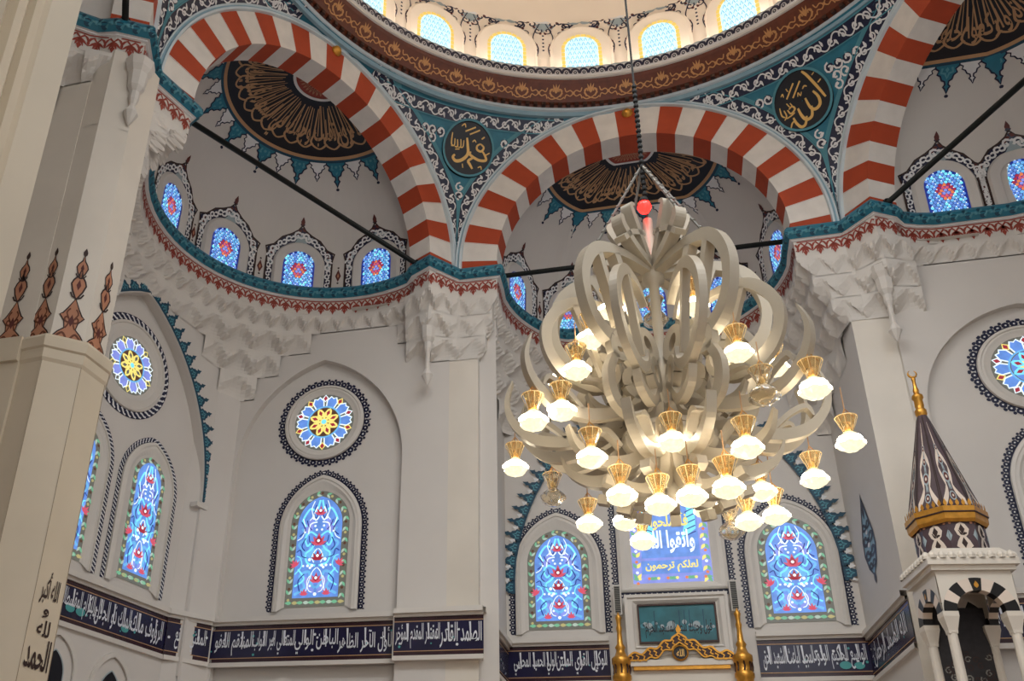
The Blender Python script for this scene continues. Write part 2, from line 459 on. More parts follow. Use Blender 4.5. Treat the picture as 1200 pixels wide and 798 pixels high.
def make_pend(P, label, med=None):
    mb = MB(); nz = 60
    zs = [ZT*(i/nz) for i in range(nz+1)]
    rows = []
    for z in zs:
        l, r = P.lim(z); rows.append([P.pt(l+(r-l)*j/24, z, 0) for j in range(25)])
    mb.grid(rows, 'teal')
    L = [(P.lim(z)[0], z) for z in zs if z < ZT*.965]; R = [(P.lim(z)[1], z) for z in zs if z < ZT*.965]
    W = .235
    zl = [z for z in zs if .25 < z < ZT*.965]
    for edge, sd in ((L, -1), (R, 1)):
        e = [p for p in edge if p[1] > .12]
        # side bands only as wide as half the strip
        pa = Path2(e); q = pa.map(P.pt, sd)
        def qq(u, v, h, q=q, pa=pa):
            x, z, tx, tz = pa.at(u); l, r = P.lim(z); k = min(1, .46*(r-l)/W)
            return q(u, v*k, h)
        scroll_band(mb, qq, pa.L, W, 'navy', 'white_paint', 'teal_light', .004, 1.0)
        N = 80
        mb.stroke([(pa.L*i/N, W*1.18) for i in range(8, N+1)], .05, 'teal_light', lambda u, v, h, q=q, pa=pa: (lambda x: q(u, v*min(1, .44*(P.lim(x)[1]-P.lim(x)[0])/W), h))(pa.at(u)[1]), .006)
    # band under the ring
    zt = ZT-.13; l, r = P.lim(zt); pr = lambda u, v, h: P.pt(l+.35+u, zt-v, h)
    scroll_band(mb, pr, r-l-.7, W, 'navy', 'white_paint', 'teal_light', .007, 1.0)
    # arabesque inside
    rnd = random.Random(11)
    mx = .5*(P.lim(2.5)[0]+P.lim(2.5)[1])
    z = .9; row = 0
    mr, mzc = (med[2], med[1]) if med else (0, 0); mxc = med[0] if med else 0
    inner = []
    for i in range(16):
        zz = .95+(ZT-.55-.95)*i/15; l, r = P.lim(zz); inner.append((l, r, zz))
    while z < ZT-.44:
        l, r = P.lim(z); l += W*1.35; r -= W*1.35; st = .165
        if r > l:
            n = max(1, int((r-l)/st)); 
            for i in range(n):
                x = (l+r)/2+(i-(n-1)/2)*st + (st/2 if row % 2 and n > 2 else 0)*0
                if med and math.hypot(x-mxc, z-mzc) < mr+.085: continue
                edge = min(x-l, r-x, ZT-.5-z)
                if edge < .10: mb.disc(x, z, .085, 'navy', P.pt, .006, 8)
                a = rnd.choice((0, 1, 2, 3))*PI/2; q = sub(P.pt, x, z, a, .185, rnd.choice((1, -1)))
                spiral(mb, q, 'white_paint', .17, 1.1, .012, 10)
                leaf(mb, sub(P.pt, x+.06*cos(a), z+.06*sin(a), a+1, .10), 'white_paint', .55, .012)
                if (i+row) % 2: mb.disc(x, z+.08, .02, 'teal_light', P.pt, .012, 6)
        z += .155; row += 1
    return trim(mb, label, 'pendentive')
P1p, P2p, P3p = Pend(BF, BA, 180), Pend(BA, BB, 120), Pend(BB, BC, 60)
def pend_xy(P, u, v):                            # pixel -> (X, z) on a pendentive
    D = ray(u, v).normalized(); lo, hi = 8., 26.
    f = lambda t: (lambda p: math.hypot(p.x, p.y) - (lambda az: (P.pt(-(az-P.azc)*6.2, p.z-HC)-Vector((0, 0, p.z))).length)(math.atan2(p.y, p.x) if math.atan2(p.y, p.x) > -1.7 else math.atan2(p.y, p.x)+2*PI))(CAM+D*t)
    for _ in range(50):
        m = (lo+hi)/2
        if f(m) < 0: lo = m
        else: hi = m
    p = CAM+D*lo; az = math.atan2(p.y, p.x)
    return -(az-P.azc)*6.2, p.z-HC
m2 = pend_xy(P2p, 548, 176); m3 = pend_xy(P3p, 941, 119)
MR = .52
make_pend(P1p, 'teal arabesque pendentive at the upper left, beside the left striped arch')
make_pend(P2p, 'teal arabesque pendentive between the two whole striped arches', (m2[0], m2[1], MR))
make_pend(P3p, 'teal arabesque pendentive right of the middle arch', (m3[0], m3[1], MR))

# ---- calligraphy roundels on the pendentives, drawn from pixel strokes (px in 3x crops) into local metres
def roundel(P, c, label, strokes, cx, cy, R):
    base = P.pt(c[0], c[1], 0)
    e = empty('calligraphy_roundel', base); tag(e, label, 'roundel', 'calligraphy roundels on the pendentives')
    mp = lambda x, y, h=0: P.pt(c[0]+x, c[1]+y, h+.012)
    mb = MB()
    rows = [[mp(r*cos(2*PI*k/40), r*sin(2*PI*k/40), h) for k in range(40)] for r, h in ((MR, -.012), (MR, .03), (MR*.93, .03), (MR*.92, .012), (MR*.5, .012), (.01, .012))]
    mb.grid(rows, 'navy_deep', True); part(mb, 'disc', e)
    mb = MB(); ring_ = [(MR*.965*cos(2*PI*k/40), MR*.965*sin(2*PI*k/40)) for k in range(40)]
    mb.stroke(ring_, MR*.08, 'teal_light', mp, .035, True); part(mb, 'rim', e)
    mb = MB(); k = MR/R*.90
    for pts, w in strokes:
        q = bez([((x-cx)*k, -(y-cy)*k*1.0) for x, y in pts], 6) if len(pts) > 2 else [((x-cx)*k, -(y-cy)*k) for x, y in pts]
        n = len(q); ws = [w*k*(.45+.55*sin(PI*(i+.8)/(n+.6))**.6) for i in range(n)]
        mb.stroke(q, ws, 'gold_letter', mp, .018)
    part(mb, 'lettering', e)
MUH = [([(497, 502), (513, 514), (504, 530), (486, 526), (484, 512), (497, 502)], 9), ([(508, 528), (522, 545), (527, 562), (500, 566), (470, 556), (452, 545), (462, 540)], 11),
       ([(478, 556), (454, 574), (462, 588), (474, 604)], 11), ([(436, 488), (443, 515), (448, 548), (428, 574), (402, 584), (387, 572), (394, 560)], 13),
       ([(425, 466), (468, 444)], 6), ([(446, 474), (488, 452)], 6), ([(462, 500), (470, 492), (478, 500)], 5), ([(500, 484), (512, 474)], 6), ([(520, 545), (540, 532)], 5), ([(405, 450), (418, 440), (424, 452)], 5),
       ([(370, 480), (372, 520), (380, 528)], 6), ([(384, 500), (386, 525), (372, 530)], 5), ([(396, 502), (400, 528), (388, 530)], 6), ([(410, 498), (414, 526), (404, 530)], 5), ([(424, 500), (424, 524), (414, 530)], 5),
       ([(430, 590), (434, 606)], 5), ([(496, 596), (508, 590), (512, 602)], 5), ([(392, 540), (410, 536)], 5)]
ALL = [([(466, 256), (482, 282), (505, 340), (522, 390)], 12), ([(482, 346), (495, 375), (492, 405), (470, 417), (452, 402), (444, 358)], 13), ([(458, 398), (448, 436), (424, 442), (410, 418), (404, 384)], 13),
       ([(428, 428), (414, 458), (396, 462), (382, 440), (376, 412)], 12), ([(382, 425), (366, 432), (356, 450)], 7), ([(372, 330), (418, 282)], 7), ([(398, 336), (446, 286)], 7), ([(446, 320), (456, 312), (466, 318)], 6),
       ([(418, 340), (424, 326), (430, 340), (438, 328)], 5), ([(512, 325), (528, 318)], 6), ([(500, 288), (512, 282)], 5), ([(382, 290), (386, 304)], 5), ([(352, 312), (362, 304), (362, 318)], 5),
       ([(334, 352), (334, 385), (346, 398)], 6), ([(348, 368), (352, 395), (340, 408)], 6), ([(362, 372), (372, 392), (392, 380), (384, 366), (368, 372)], 8), ([(380, 350), (390, 376)], 5), ([(366, 346), (374, 364)], 5), ([(350, 405), (372, 400), (388, 394)], 6)]
roundel(P2p, m2, 'round navy plaque with gold lettering on the pendentive between the two whole arches', MUH, 447, 530, 100)
roundel(P3p, m3, 'round navy plaque with gold lettering and a tall slanted stroke, right pendentive', ALL, 430, 362, 113)

# ---- gilt bosses on the keystones
for b, px_, lab in ((BB, (735, 133), 'small gilt boss on the keystone of the middle arch'), (BA, (394, 60), 'small gilt boss on the keystone of the left striped arch')):
    p = on_plane(px_[0], px_[1], b.o, b.n); e = tag(empty('keystone_boss', p), lab, 'boss')
    M = Matrix((( b.t.x, 0, -b.n.x), (b.t.y, 0, -b.n.y), (0, 1, 0)))
    mb = MB(); rows = []
    for r, h in ((.10, .0), (.10, .03), (.085, .035), (.075, .06), (.05, .085), (.003, .095)):
        rows.append([p + M @ Vector((r*cos(2*PI*k/16), r*sin(2*PI*k/16), h)) for k in range(16)])
    mb.grid(rows, 'gold_metal', True); part(mb, 'boss_cap', e, True)

# ---- dome ring, drum and dome (one lathe about the hall's axis)
def lathe_arc(mb, prof, m, n=144, a0=0, a1=2*PI):
    mb.grid([[Vector((r*cos(a0+(a1-a0)*k/n), r*sin(a0+(a1-a0)*k/n), z)) for k in range(n+1)] for r, z in prof], m)
mb = MB()
lathe_arc(mb, [(5.62, RING_Z-.10), (5.56, RING_Z-.10), (5.54, RING_Z-.02)], 'moulding_blue')
lathe_arc(mb, [(5.54, RING_Z-.02), (5.50, RING_Z-.01), (5.48, RING_Z+.03)], 'moulding_pale')
BROWN = [(5.48, RING_Z+.03), (5.46, RING_Z+.07), (5.40, RING_Z+.09), (5.36, RING_Z+.16), (5.28, RING_Z+.28), (5.21, RING_Z+.38), (5.18, RING_Z+.44)]
lathe_arc(mb, BROWN, 'brown_band')
LIPZ = RING_Z+.44
lathe_arc(mb, [(5.18, LIPZ), (5.15, LIPZ+.01), (5.14, LIPZ+.05), (5.16, LIPZ+.07)], 'stone_trim')
lathe_arc(mb, [(5.16, LIPZ+.07), (5.18, LIPZ+.32), (5.24, LIPZ+.34), (5.6, LIPZ+.32)], 'white_paint')
for k in range(220):                              # small teeth under the brown band
    a = 2*PI*k/220
    if sin(a) < -.25: continue
    p = Vector((5.43*cos(a), 5.43*sin(a), RING_Z+.055)); M = Matrix.Translation(p) @ Matrix.Rotation(a, 4, 'Z')
    mb.box((0, 0, 0), (.07, .07, .07), 'brown_dark', M)
bp = Path2([(r, z) for r, z in BROWN[2:]])
def brown_map(u, v, h=0):
    r, z, tr, tz = bp.at(v); a = PI*.5-u/5.3; r -= h
    return Vector((r*cos(a), r*sin(a), z))
nm = 22; step = rad(7.0)*5.3
for i in range(-nm//2-1, nm//2+2):
    q = sub(brown_map, i*step, .05, 0, .34)
    for sx in (-1, 1):
        mb.stroke(bez([(0, .05), (sx*.22, .2), (sx*.34, .45), (sx*.2, .55), (sx*.15, .4)], 5), .06, 'gold_paint', q, .008)
        mb.stroke(bez([(sx*.45, .12), (sx*.25, .0), (0, .06)], 5), .06, 'gold_paint', q, .008)
    for a_ in (-.35, 0, .35): leaf(mb, sub(q, 0, .3, a_, .55), 'gold_paint', .22, .009, 0)
    q = sub(brown_map, (i+.5)*step, .16, 0, .26)
    for sx in (-1, 1):
        for sy in (-1, 1): mb.stroke(bez([(0, 0), (.22*sx, .2*sy), (.5*sx, .1*sy), (.62*sx, .38*sy)], 4), .08, 'gold_paint', q, .008)
        mb.stroke([(sx*.95, -.25), (sx*.78, 0), (sx*.95, .25)], .08, 'gold_paint', q, .008)
    mb.disc(0, 0, .11, 'gold_paint', q, .009, 8)
lipm = lambda u, v, h=0: Vector(((5.157+.08*v-h)*cos(PI/2-u/5.17), (5.157+.08*v-h)*sin(PI/2-u/5.17), LIPZ+.075+v))
Lc = 5.17*rad(150); off = Lc/2
scm = sub(lipm, -off, 0)
n = int(Lc/.165)
for i in range(n):
    u = (i+.5)*Lc/n
    scm_ = sub(scm, u, .015, 0, .17, 1, .24)
    mb.stroke([(-.5, .2), (-.3, .62), (0, .75), (.3, .62), (.5, .2)], .26, 'navy', scm_, .004); mb.disc(0, .3, .2, 'navy', scm_, .005, 7); mb.disc(0, .3, .09, 'white_paint', scm_, .007, 5)
    mb.disc(.5, .35, .16, 'navy', scm_, .005, 6); mb.stroke([(-.5, .95), (0, .86), (.5, .95)], .1, 'grey_paint', scm_, .004)
trim(mb, 'brown and gold carved ring with a blue and white lip under the dome', 'dome ring')
mb = MB()
DR = 5.6
prof = [(DR, LIPZ+.30), (DR, 17.6)] + [(DR*cos(t), 17.6+5.0*sin(t)) for t in [PI/2*i/20 for i in range(1, 21)]]
lathe_arc(mb, prof, 'plaster_dome', 144)
dm = lambda u, v, h=0: Vector(((DR-h)*cos(PI/2-u/DR), (DR-h)*sin(PI/2-u/DR), v))
WA = [98.0+15.2*k for k in range(-4, 5)]
def dome_ornament(q):                             # painted spray between two dome windows, hanging from above
    for sx in (-1, 1):
        for (x, y, s_, r_) in ((.14, 1.18, .30, 0), (.34, 1.05, .26, 1), (.45, .86, .22, 2), (.22, .92, .22, 3), (.10, .74, .18, .5), (.34, .66, .14, 2)):
            spiral(mb, sub(q, sx*x, y, r_, s_, sx), 'navy', .15, 1.1, .006, 12)
            leaf(mb, sub(q, sx*(x+.04), y+.04, -sx*.6, s_*.7), 'grey_paint', .5, .005)
            mb.disc(sx*(x-.05), y-.08, .03, 'maroon', q, .007, 6)
        mb.stroke(bez([(sx*.06, .95), (sx*.2, .55), (sx*.1, .25), (sx*.16, -.05)], 5), .022, 'navy', q, .006)
        for y in (.05, .2, .35): mb.disc(sx*.14, y, .03, 'maroon', q, .007, 6)
    leaf(mb, sub(q, 0, .7, 0, .7), 'grey_paint', .5, .004, 0); palmette(mb, sub(q, 0, .95, 0, .35), 'white_paint', .007, 5)
    for k in range(5): mb.disc(0, .6-k*.1, .024, 'navy', q, .006, 6)
for a in WA:
    u = (90-(a+7.6))*PI/180*DR
    dome_ornament(sub(dm, u, 16.75))
    q = sub(dm, (90-a)*PI/180*DR, 17.55); palmette(mb, sub(q, 0, .15, 0, .4), 'grey_paint', .006, 7)
    for sx in (-1, 1): spiral(mb, sub(q, sx*.25, .15, 1, .28, sx), 'navy', .15, 1.1, .006)
ceil = tag(mb.build('ceiling', None, True), 'cream main dome with painted sprays over its row of bright windows', 'dome', kind='structure')
def flat_map(q, zc, push):
    o = q(0, zc); ex = (q(.05, zc)-q(-.05, zc)).normalized(); ez = (q(0, zc+.05)-q(0, zc-.05)).normalized(); n = (q(0, zc, 1)-o); n = (n-ex*n.dot(ex)-ez*n.dot(ez)).normalized()
    return lambda x, y, h=0: o + ex*x + ez*(y-zc) + n*(h+push)
def window(label, base):
    NWIN[0] += 1
    return tag(empty('window_%d' % NWIN[0], base), label, 'window', kind='structure')
def bridge(mb, rings, mp, m, closed=True):       # rings: list of (outline, h)
    mb.grid([[mp(p[0], p[1], h) for p in o] for o, h in rings], m, closed)
for i, a in enumerate(sorted(WA, reverse=True)[1:-2]):
    u = (90-a)*PI/180*DR; q = sub(dm, u, 0)
    lab = ['bright dome window at the upper left, cut by the top edge', 'first whole bright dome window from the left', 'second whole bright dome window from the left',
           'third whole bright dome window from the left, left of the hanging rod', 'fourth whole bright dome window, right of the hanging rod', 'bright dome window at the upper right, cut by the top edge'][i]
    e = window(lab, q(0, 16.1)); 
    m_ = MB(); G = rounded(0, .33, 16.95, 16.12); A = rounded(0, .40, 16.95, 16.05); B2 = rounded(0, .56, 16.98, 16.02); B3 = rounded(0, .62, 16.98, 16.02)
    bridge(m_, [(B3, .002), (B2, .05), (A, .03), (G, .015)], q, 'plaster_dome', False); part(m_, 'surround', e); q = flat_map(q, 16.6, .02)
    m_ = MB(); m_.poly(G, 'g_dome', q, .012)
    for r in range(9):
        for c in range(7):
            x, y = (c-3)*.09+(.045 if r % 2 else 0), 16.2+r*.12
            if abs(x) > .29 or (y > 16.95 and math.hypot(x, y-16.95) > .28): continue
            m_.stroke([(x-.03, y), (x-.01, y+.06), (x, y+.09), (x+.01, y+.06), (x+.03, y)], .012, 'g_dome_blue', q, .014)
    part(m_, 'stained_glass', e)
    m_ = MB(); pa = Path2(rounded(0, .355, 16.95, 16.12)); n = 26
    for k in range(n):
        uu = (k+.5)*pa.L/n; x, y, tx, ty = pa.at(uu); s_ = pa.L/n*.42
        m_.poly([(x+tx*s_+ty*.035, y+ty*s_-tx*.035), (x+tx*s_-ty*.035, y+ty*s_+tx*.035), (x-tx*s_-ty*.035, y-ty*s_+tx*.035), (x-tx*s_+ty*.035, y-ty*s_-tx*.035)], 'g_dome_gold', q, .022)
    part(m_, 'golden_border', e)

# ================================================================== half domes, cornice, muqarnas
SDP = []                                          # half dome profile: arc length from the pole -> (radius factor, z)
EX = 2.5
SD_RZ = 2.55
for i in range(61):
    t = PI/2*i/60; SDP.append((max(sin(t), 0)**(2/EX), .30+SD_RZ*max(cos(t), 0)**(2/EX)))
SDP.append((1.0, -.05))
_sl = [0]
for a, b in zip(SDP, SDP[1:]): _sl.append(_sl[-1]+math.hypot((b[0]-a[0])*2.55, b[1]-a[1]))
def sd_s(s):                                      # by arc length from the pole
    s = min(max(s, 0), _sl[-1])
    for i in range(len(_sl)-1):
        if _sl[i+1] >= s:
            t = (s-_sl[i])/((_sl[i+1]-_sl[i]) or 1); a, b = SDP[i], SDP[i+1]
            return a[0]+(b[0]-a[0])*t, a[1]+(b[1]-a[1])*t
    return SDP[-1]
def sd_z(z):
    for a, b in zip(SDP, SDP[1:]):
        if b[1] <= z <= a[1]:
            t = (z-a[1])/((b[1]-a[1]) or 1); return a[0]+(b[0]-a[0])*t
    return 1.
def sd_pt(b, phi, f, z, h=0):
    R = b.rs+.06; p = b.sem(phi, R)-b.c
    q = b.c + p*f; d = p.normalized() if p.length else Vector((1, 0, 0))
    # inward-ish normal: mix of radial and down
    k = min(1, f); nn = (d*k + Z3*(1-k*k)**.5*1.0)
    return Vector((q.x, q.y, HC+z)) - nn*h
def medal_map(b): return lambda phi, s, h=0: (lambda f, z: sd_pt(b, phi, f, z, h))(*sd_s(s))
def lower_map(b, phi0): return lambda x, z, h=0: sd_pt(b, phi0 - x/b.rs, sd_z(z), z, h)
SDLAB = {'a': 'half dome behind the left striped arch', 'b': 'half dome behind the middle striped arch, above the chandelier', 'c': 'half dome at the right edge', 'f': 'half dome at the far left edge, behind the marble pilaster'}
HALFTEXT = {'a': 'قد نرى تقلب وجهك في السماء فلنولينك قبلة', 'b': 'إن الصلاة كانت على المؤمنين كتابا موقوتا', 'c': 'وأقيموا الصلاة وآتوا الزكاة واركعوا خلقكم', 'f': 'إن الصلاة كانت على المؤمنين كتابا موقوتا'}
MED_R = 1.62
for b in BAYS:
    mb = MB(); n = 48
    mb.grid([[sd_pt(b, -PI/2+PI*k/n, f, z) for k in range(n+1)] for f, z in SDP], 'plaster')
    # flat filling between the half dome's front edge and the arch
    fr = [sd_pt(b, PI/2, f, z) for f, z in SDP]; fl = [sd_pt(b, -PI/2, f, z) for f, z in SDP]
    back = b.ap+b.dep
    for side in (fr, fl):
        mb.grid([side, [p + b.n*(back-(p.x*b.n.x+p.y*b.n.y)) for p in side]], 'plaster')
    if b.key != 'f':
        mm = medal_map(b); A = lambda r, n=60: [(-PI/2+PI*k/n, r) for k in range(n+1)]
        mb.grid([[mm(p_, .42*j/5, .004) for p_, _ in A(0)] for j in range(6)], 'brick_red')
        for k in range(16): spiral(mb, sub(lambda x, y, h=0: mm(x, y, h), -PI/2+PI*(k+.5)/16, .27, 0, .22, 1, .3), 'pale_copper', .2, 1.1, .010, 8)
        mb.band(A(.42), A(.47), 'white_paint', mm, .012)
        mb.grid([[mm(p_, .47+(MED_R-.47)*j/12, .006) for p_, _ in A(0)] for j in range(13)], 'navy_deep')
        mb.band(A(MED_R-.03), A(MED_R+.03), 'gold_dim', mm, .012); mb.band(A(MED_R+.03), A(MED_R+.08), 'teal_dark', mm, .012)
        # fan of long letter shafts over a line of script
        fit_text(mb, HALFTEXT[b.key], lambda x, y, h=0: mm(-x, y, h), -1.42, 1.42, MED_R-.10, MED_R-.78, 'gold_dim', .012, .012)
        rnd = random.Random(3+ord(b.key))
        for k in range(46):
            p0 = -1.45+2.9*(k+.5)/46; l = rnd.uniform(.1, .45)
            r0 = .55+rnd.uniform(0, .1)
            mb.stroke([(p0, MED_R-.42), (p0+rnd.uniform(-.05, .05), r0)], .016+.012*(k % 2), 'gold_dim', mm, .011)
        for k in range(14):
            p0 = -1.35+2.7*(k+.5)/14
            mb.stroke(bez([(p0-.12, MED_R-.28), (p0-.02, MED_R-.18), (p0+.10, MED_R-.3), (p0+.05, MED_R-.5)], 5), .03, 'gold_dim', mm, .013)
        L = PI*(MED_R+.08)
        fm = lambda u, v, h=0: mm(PI/2-u/(MED_R+.08), MED_R+.07+v, h)
        fringe(mb, fm, L, .33, ('teal', 'navy', 'teal_light'), ('white_paint', 'navy', 'white_paint'), .006)
        for k in range(int(L/.33)):
            if k % 2 == 0: mb.disc((k+.5)*L/round(L/.33), .50, .028, 'navy', fm, .008, 6)
    o = tag(mb.build('ceiling', None, False), SDLAB[b.key] + ', with ornament' if b.key != 'f' else SDLAB[b.key], 'half dome', kind='structure')

# windows of the half dome drums
def honey_glass(mb, q, w, zb, zt, seed):
    G = rounded(0, w/2, zt-w/2, zb, 12); mb.poly(G, 'g_deep', q, .012)
    rnd = random.Random(seed); s = .062; r = 0; z = zb+.03
    zc = (zb+zt)/2
    while z < zt-.02:
        n = int(w/2/s)+1
        for c in range(-n, n+1):
            x = c*s+(s/2 if r % 2 else 0)
            if abs(x) > w/2-.022 or (z > zt-w/2 and math.hypot(x, z-zt+w/2) > w/2-.022): continue
            d = math.hypot(x*1.25, (z-zc)*1.0)
            m = 'g_lav' if d < .05 else 'g_pink' if d < .12 and r % 3 == 0 else 'g_orange' if d < .14 else 'g_red' if d < .17 else 'g_blue' if rnd.random() < .45 else 'g_sky'
            if d > .17 and rnd.random() < .16: m = 'g_cyan'
            mb.poly([(x+s*.47*cos(PI/6+PI*k/3), z+s*.50*sin(PI/6+PI*k/3)) for k in range(6)], m, q, .014)
            if (r+c) % 2 == 0: mb.disc(x, z+s*.5, .012, 'g_white' if d > .14 else 'g_orange', q, .018, 5)
        z += s*.86; r += 1
def drum_window(b, phi0, label, zb=.18, w=.60, H=.86):
    q = lower_map(b, phi0); e = window(label, q(0, zb)); zt = zb+H
    m = MB(); G = rounded(0, w/2, zt-w/2, zb); A = rounded(0, w/2+.05, zt-w/2, zb-.0); B2 = rounded(0, w/2+.15, zt-w/2, zb-.08); B3 = rounded(0, w/2+.19, zt-w/2, zb-.1)
    bridge(m, [(B3, .002), (B2, .06), (A, .045), (G, .03)], q, 'plaster', False); part(m, 'surround', e); qf = flat_map(q, (zb+zt)/2, .03)
    m = MB(); honey_glass(m, qf, w, zb, zt, int(phi0*100)); part(m, 'stained_glass', e)
    m = MB()                                      # painted navy and white frame with an ogee crown
    half = w/2+.19
    O = [(-half-.13, zb-.1), (-half-.13, zt-.16), (-half-.17, zt-.02), (-half-.02, zt+.06), (-half+.12, zt+.24), (-.2, zt+.33), (-.07, zt+.42), (0, zt+.52)]
    O = O + [(-x, z) for x, z in reversed(O[:-1])]
    I = [(-half, zb-.1)] + [(-half*cos(PI*k/14), zt-w/2+half*sin(PI*k/14)) for k in range(15)] + [(half, zb-.1)]
    Po, Pi = Path2(O), Path2(I); n = 34
    OO, II = Po.sample(n), Pi.sample(n)
    m.band(OO, II, 'navy', q, .004); m.stroke(O, .035, 'ink_dark', q, .010)
    for k in range(n-1):
        a, c_, d, f = OO[k], II[k], OO[k+1], II[k+1]
        mx, mz = (a[0]+c_[0]+d[0]+f[0])/4, (a[1]+c_[1]+d[1]+f[1])/4; wd = math.hypot(a[0]-c_[0], a[1]-c_[1])
        ang = math.atan2(d[1]-a[1], d[0]-a[0])
        spiral(m, sub(q, mx, mz, ang+(PI if k % 2 else 0), min(wd*.75, .16)), 'white_paint', .24, .9, .014, 8)
        if wd > .2:
            leaf(m, sub(q, mx*.9, (mz+c_[1])/2, ang, .12), 'grey_paint', .6, .012); leaf(m, sub(q, mx, (mz+a[1])/2+.02, ang+2, .1), 'maroon', .5, .012)
    m.poly([(-.16, zt+.12), (0, zt+.1), (.16, zt+.12), (0, zt+.34)], 'grey_paint', q, .007)
    for sx in (-1, 1): spiral(m, sub(q, sx*.07, zt+.17, 0, .13, sx), 'teal_dark', .2, 1, .009, 8)
    leaf(m, sub(q, 0, zt+.50, 0, .17), 'maroon', .5, .008, 0); m.disc(0, zt+.53, .05, 'navy', q, .007, 4); 
    part(m, 'painted_frame', e)
def drum_lozenge(b, phi):
    q = lower_map(b, phi); m = MB()
    m.poly([(-.055, .55), (0, .42), (.055, .55), (0, .70)], 'maroon', q, .005); m.poly([(-.02, .55), (0, .5), (.02, .55), (0, .61)], 'pale_copper', q, .008)
    m.disc(0, .73, .022, 'ink_dark', q, .006, 5); m.disc(0, .39, .022, 'ink_dark', q, .006, 5)
    trim(m, {'a': 'small painted maroon lozenge between windows of the left half dome', 'b': 'small painted maroon lozenge between windows of the middle half dome', 'c': 'small painted maroon lozenge between windows of the right half dome'}[b.key], 'painted lozenge')['group'] = {'a': 'lozenges in the left half dome', 'b': 'lozenges in the middle half dome', 'c': 'lozenges in the right half dome'}[b.key]
def phi_at(b, u, v):                              # azimuth of a pixel on the half dome's drum
    D = ray(u, v); e = CAM-b.c; R = b.rs; A = D.x**2+D.y**2; Bq = 2*(e.x*D.x+e.y*D.y); Q = e.x**2+e.y**2-R*R
    t = (-Bq+sqrt(max(Bq*Bq-4*A*Q, 0)))/(2*A); p = CAM+D*t-b.c
    a = math.atan2(p.y, p.x)-b.na
    return (a+PI) % (2*PI)-PI
for b, lst in ((BA, [(202, 240, 'first small arched window from the left in the left half dome, seen edge-on'), (265, 288, 'second small arched window from the left in the left half dome'),
                     (350, 313, 'third small arched window from the left in the left half dome'), (440, 318, 'fourth small arched window from the left in the left half dome, crossed by the rod')]),
               (BB, [(607, 335, 'first small arched window of the middle half dome, beside the arch foot'), (668, 352, 'second small arched window of the middle half dome, at the chandelier shoulder'),
                     (762, 365, 'small arched window of the middle half dome seen through the chandelier'), (845, 335, 'fourth small arched window of the middle half dome, behind the right of the chandelier'), (912, 305, 'last small arched window of the middle half dome, right of the chandelier')]),
               (BC, [(1110, 240, 'small arched blue window of the right half dome, crossed by the rod'), (1197, 205, 'small arched window of the right half dome, cut by the right edge')])):
    ph = [phi_at(b, u, v) for u, v, _ in lst]
    for p, (u, v, lab) in zip(ph, lst): drum_window(b, p, lab)
    for p, q_ in zip(ph, ph[1:]): drum_lozenge(b, (p+q_)/2)

# ---- cornice: teal moulding with a red palmette fringe, following arches and half domes
def offset_poly(P, d):
    out = []
    for i, p in enumerate(P):
        a = P[max(i-1, 0)]; c = P[min(i+1, len(P)-1)]
        t1 = (Vector(p)-Vector(a)); t2 = (Vector(c)-Vector(p))
        if t1.length < 1e-6: t1 = t2
        if t2.length < 1e-6: t2 = t1
        t1.normalize(); t2.normalize(); n1, n2 = Vector((t1.y, -t1.x)), Vector((t2.y, -t2.x))
        m = (n1+n2); 
        if m.length < .2: m = n1
        m.normalize(); k = 1/max(m.dot(n1), .45); out.append((p[0]+m.x*d*k, p[1]+m.y*d*k))
    return out
def bay_plan(b):                                  # from the left pier (seen from inside) to the right pier
    pts = []
    cl, cr = b.n*b.ap + b.t*(b.lat+b.rin), b.n*b.ap + b.t*(b.lat-b.rin)
    pts.append((cl.x, cl.y)); q = cl + b.n*b.dep*.75; pts.append((q.x, q.y))
    N = 30
    for k in range(1, N):
        p = b.sem(PI/2-PI*k/N); pts.append((p.x, p.y))
    q = cr + b.n*b.dep*.75; pts += [(q.x, q.y), (cr.x, cr.y)]
    return pts
PLAN = {b.key: bay_plan(b) for b in BAYS}
vx = {k: (hexv(k).x, hexv(k).y) for k in (240, 180, 120, 60, 0)}
full = [vx[240]] + PLAN['f'] + [vx[180]] + PLAN['a'] + [vx[120]] + PLAN['b'] + [vx[60]] + PLAN['c'] + [vx[0]]
PROF = [(0, -.36), (.0, -.06), (.03, -.05), (.03, -.03), (.06, -.03), (.13, .05), (.12, .13), (.08, .20), (.02, .22), (-.3, .22)]
offs = {d: offset_poly(full, d) for d, _ in PROF}
mb = MB()
def prow(d, z): return [Vector((p[0], p[1], HC+z)) for p in offs[d]]
mb.grid([prow(*PROF[0]), prow(*PROF[1])], 'stone_trim'); mb.grid([prow(*PROF[1]), prow(*PROF[2]), prow(*PROF[3]), prow(*PROF[4])], 'white_paint')
mb.grid([prow(*q) for q in PROF[4:]], 'teal')
pc = Path2(full)
for key in ('F', ):
    pass
po = Path2(offs[.13])
def corn_map(u, v, h=0):                          # along the teal roll
    x, y, tx, ty = po.at(u); d = np.interp(v, (-.03, .05, .13, .20), (-.07, 0, -.01, -.05))+h; return Vector((x+ty*d, y-tx*d, HC+v))
n = int(po.L/.21)
for k in range(n):
    u = (k+.5)*po.L/n
    mb.stroke([(u-.085, .0), (u-.05, .06), (u, .05), (u+.05, .04), (u+.085, .11)], .035, 'teal_light', corn_map, .010)
    mb.disc(u, .05, .032, 'teal_light', corn_map, .014, 6); mb.disc(u+.1, .03, .05, 'teal_dark', corn_map, .008, 8); mb.disc(u+.05, .11, .035, 'teal_dark', corn_map, .008, 6)
def red_map(u, v, h=0):
    x, y, tx, ty = pc.at(u); return Vector((x+ty*h, y-tx*h, HC-.06-v))
n = int(pc.L/.22); s = pc.L/n
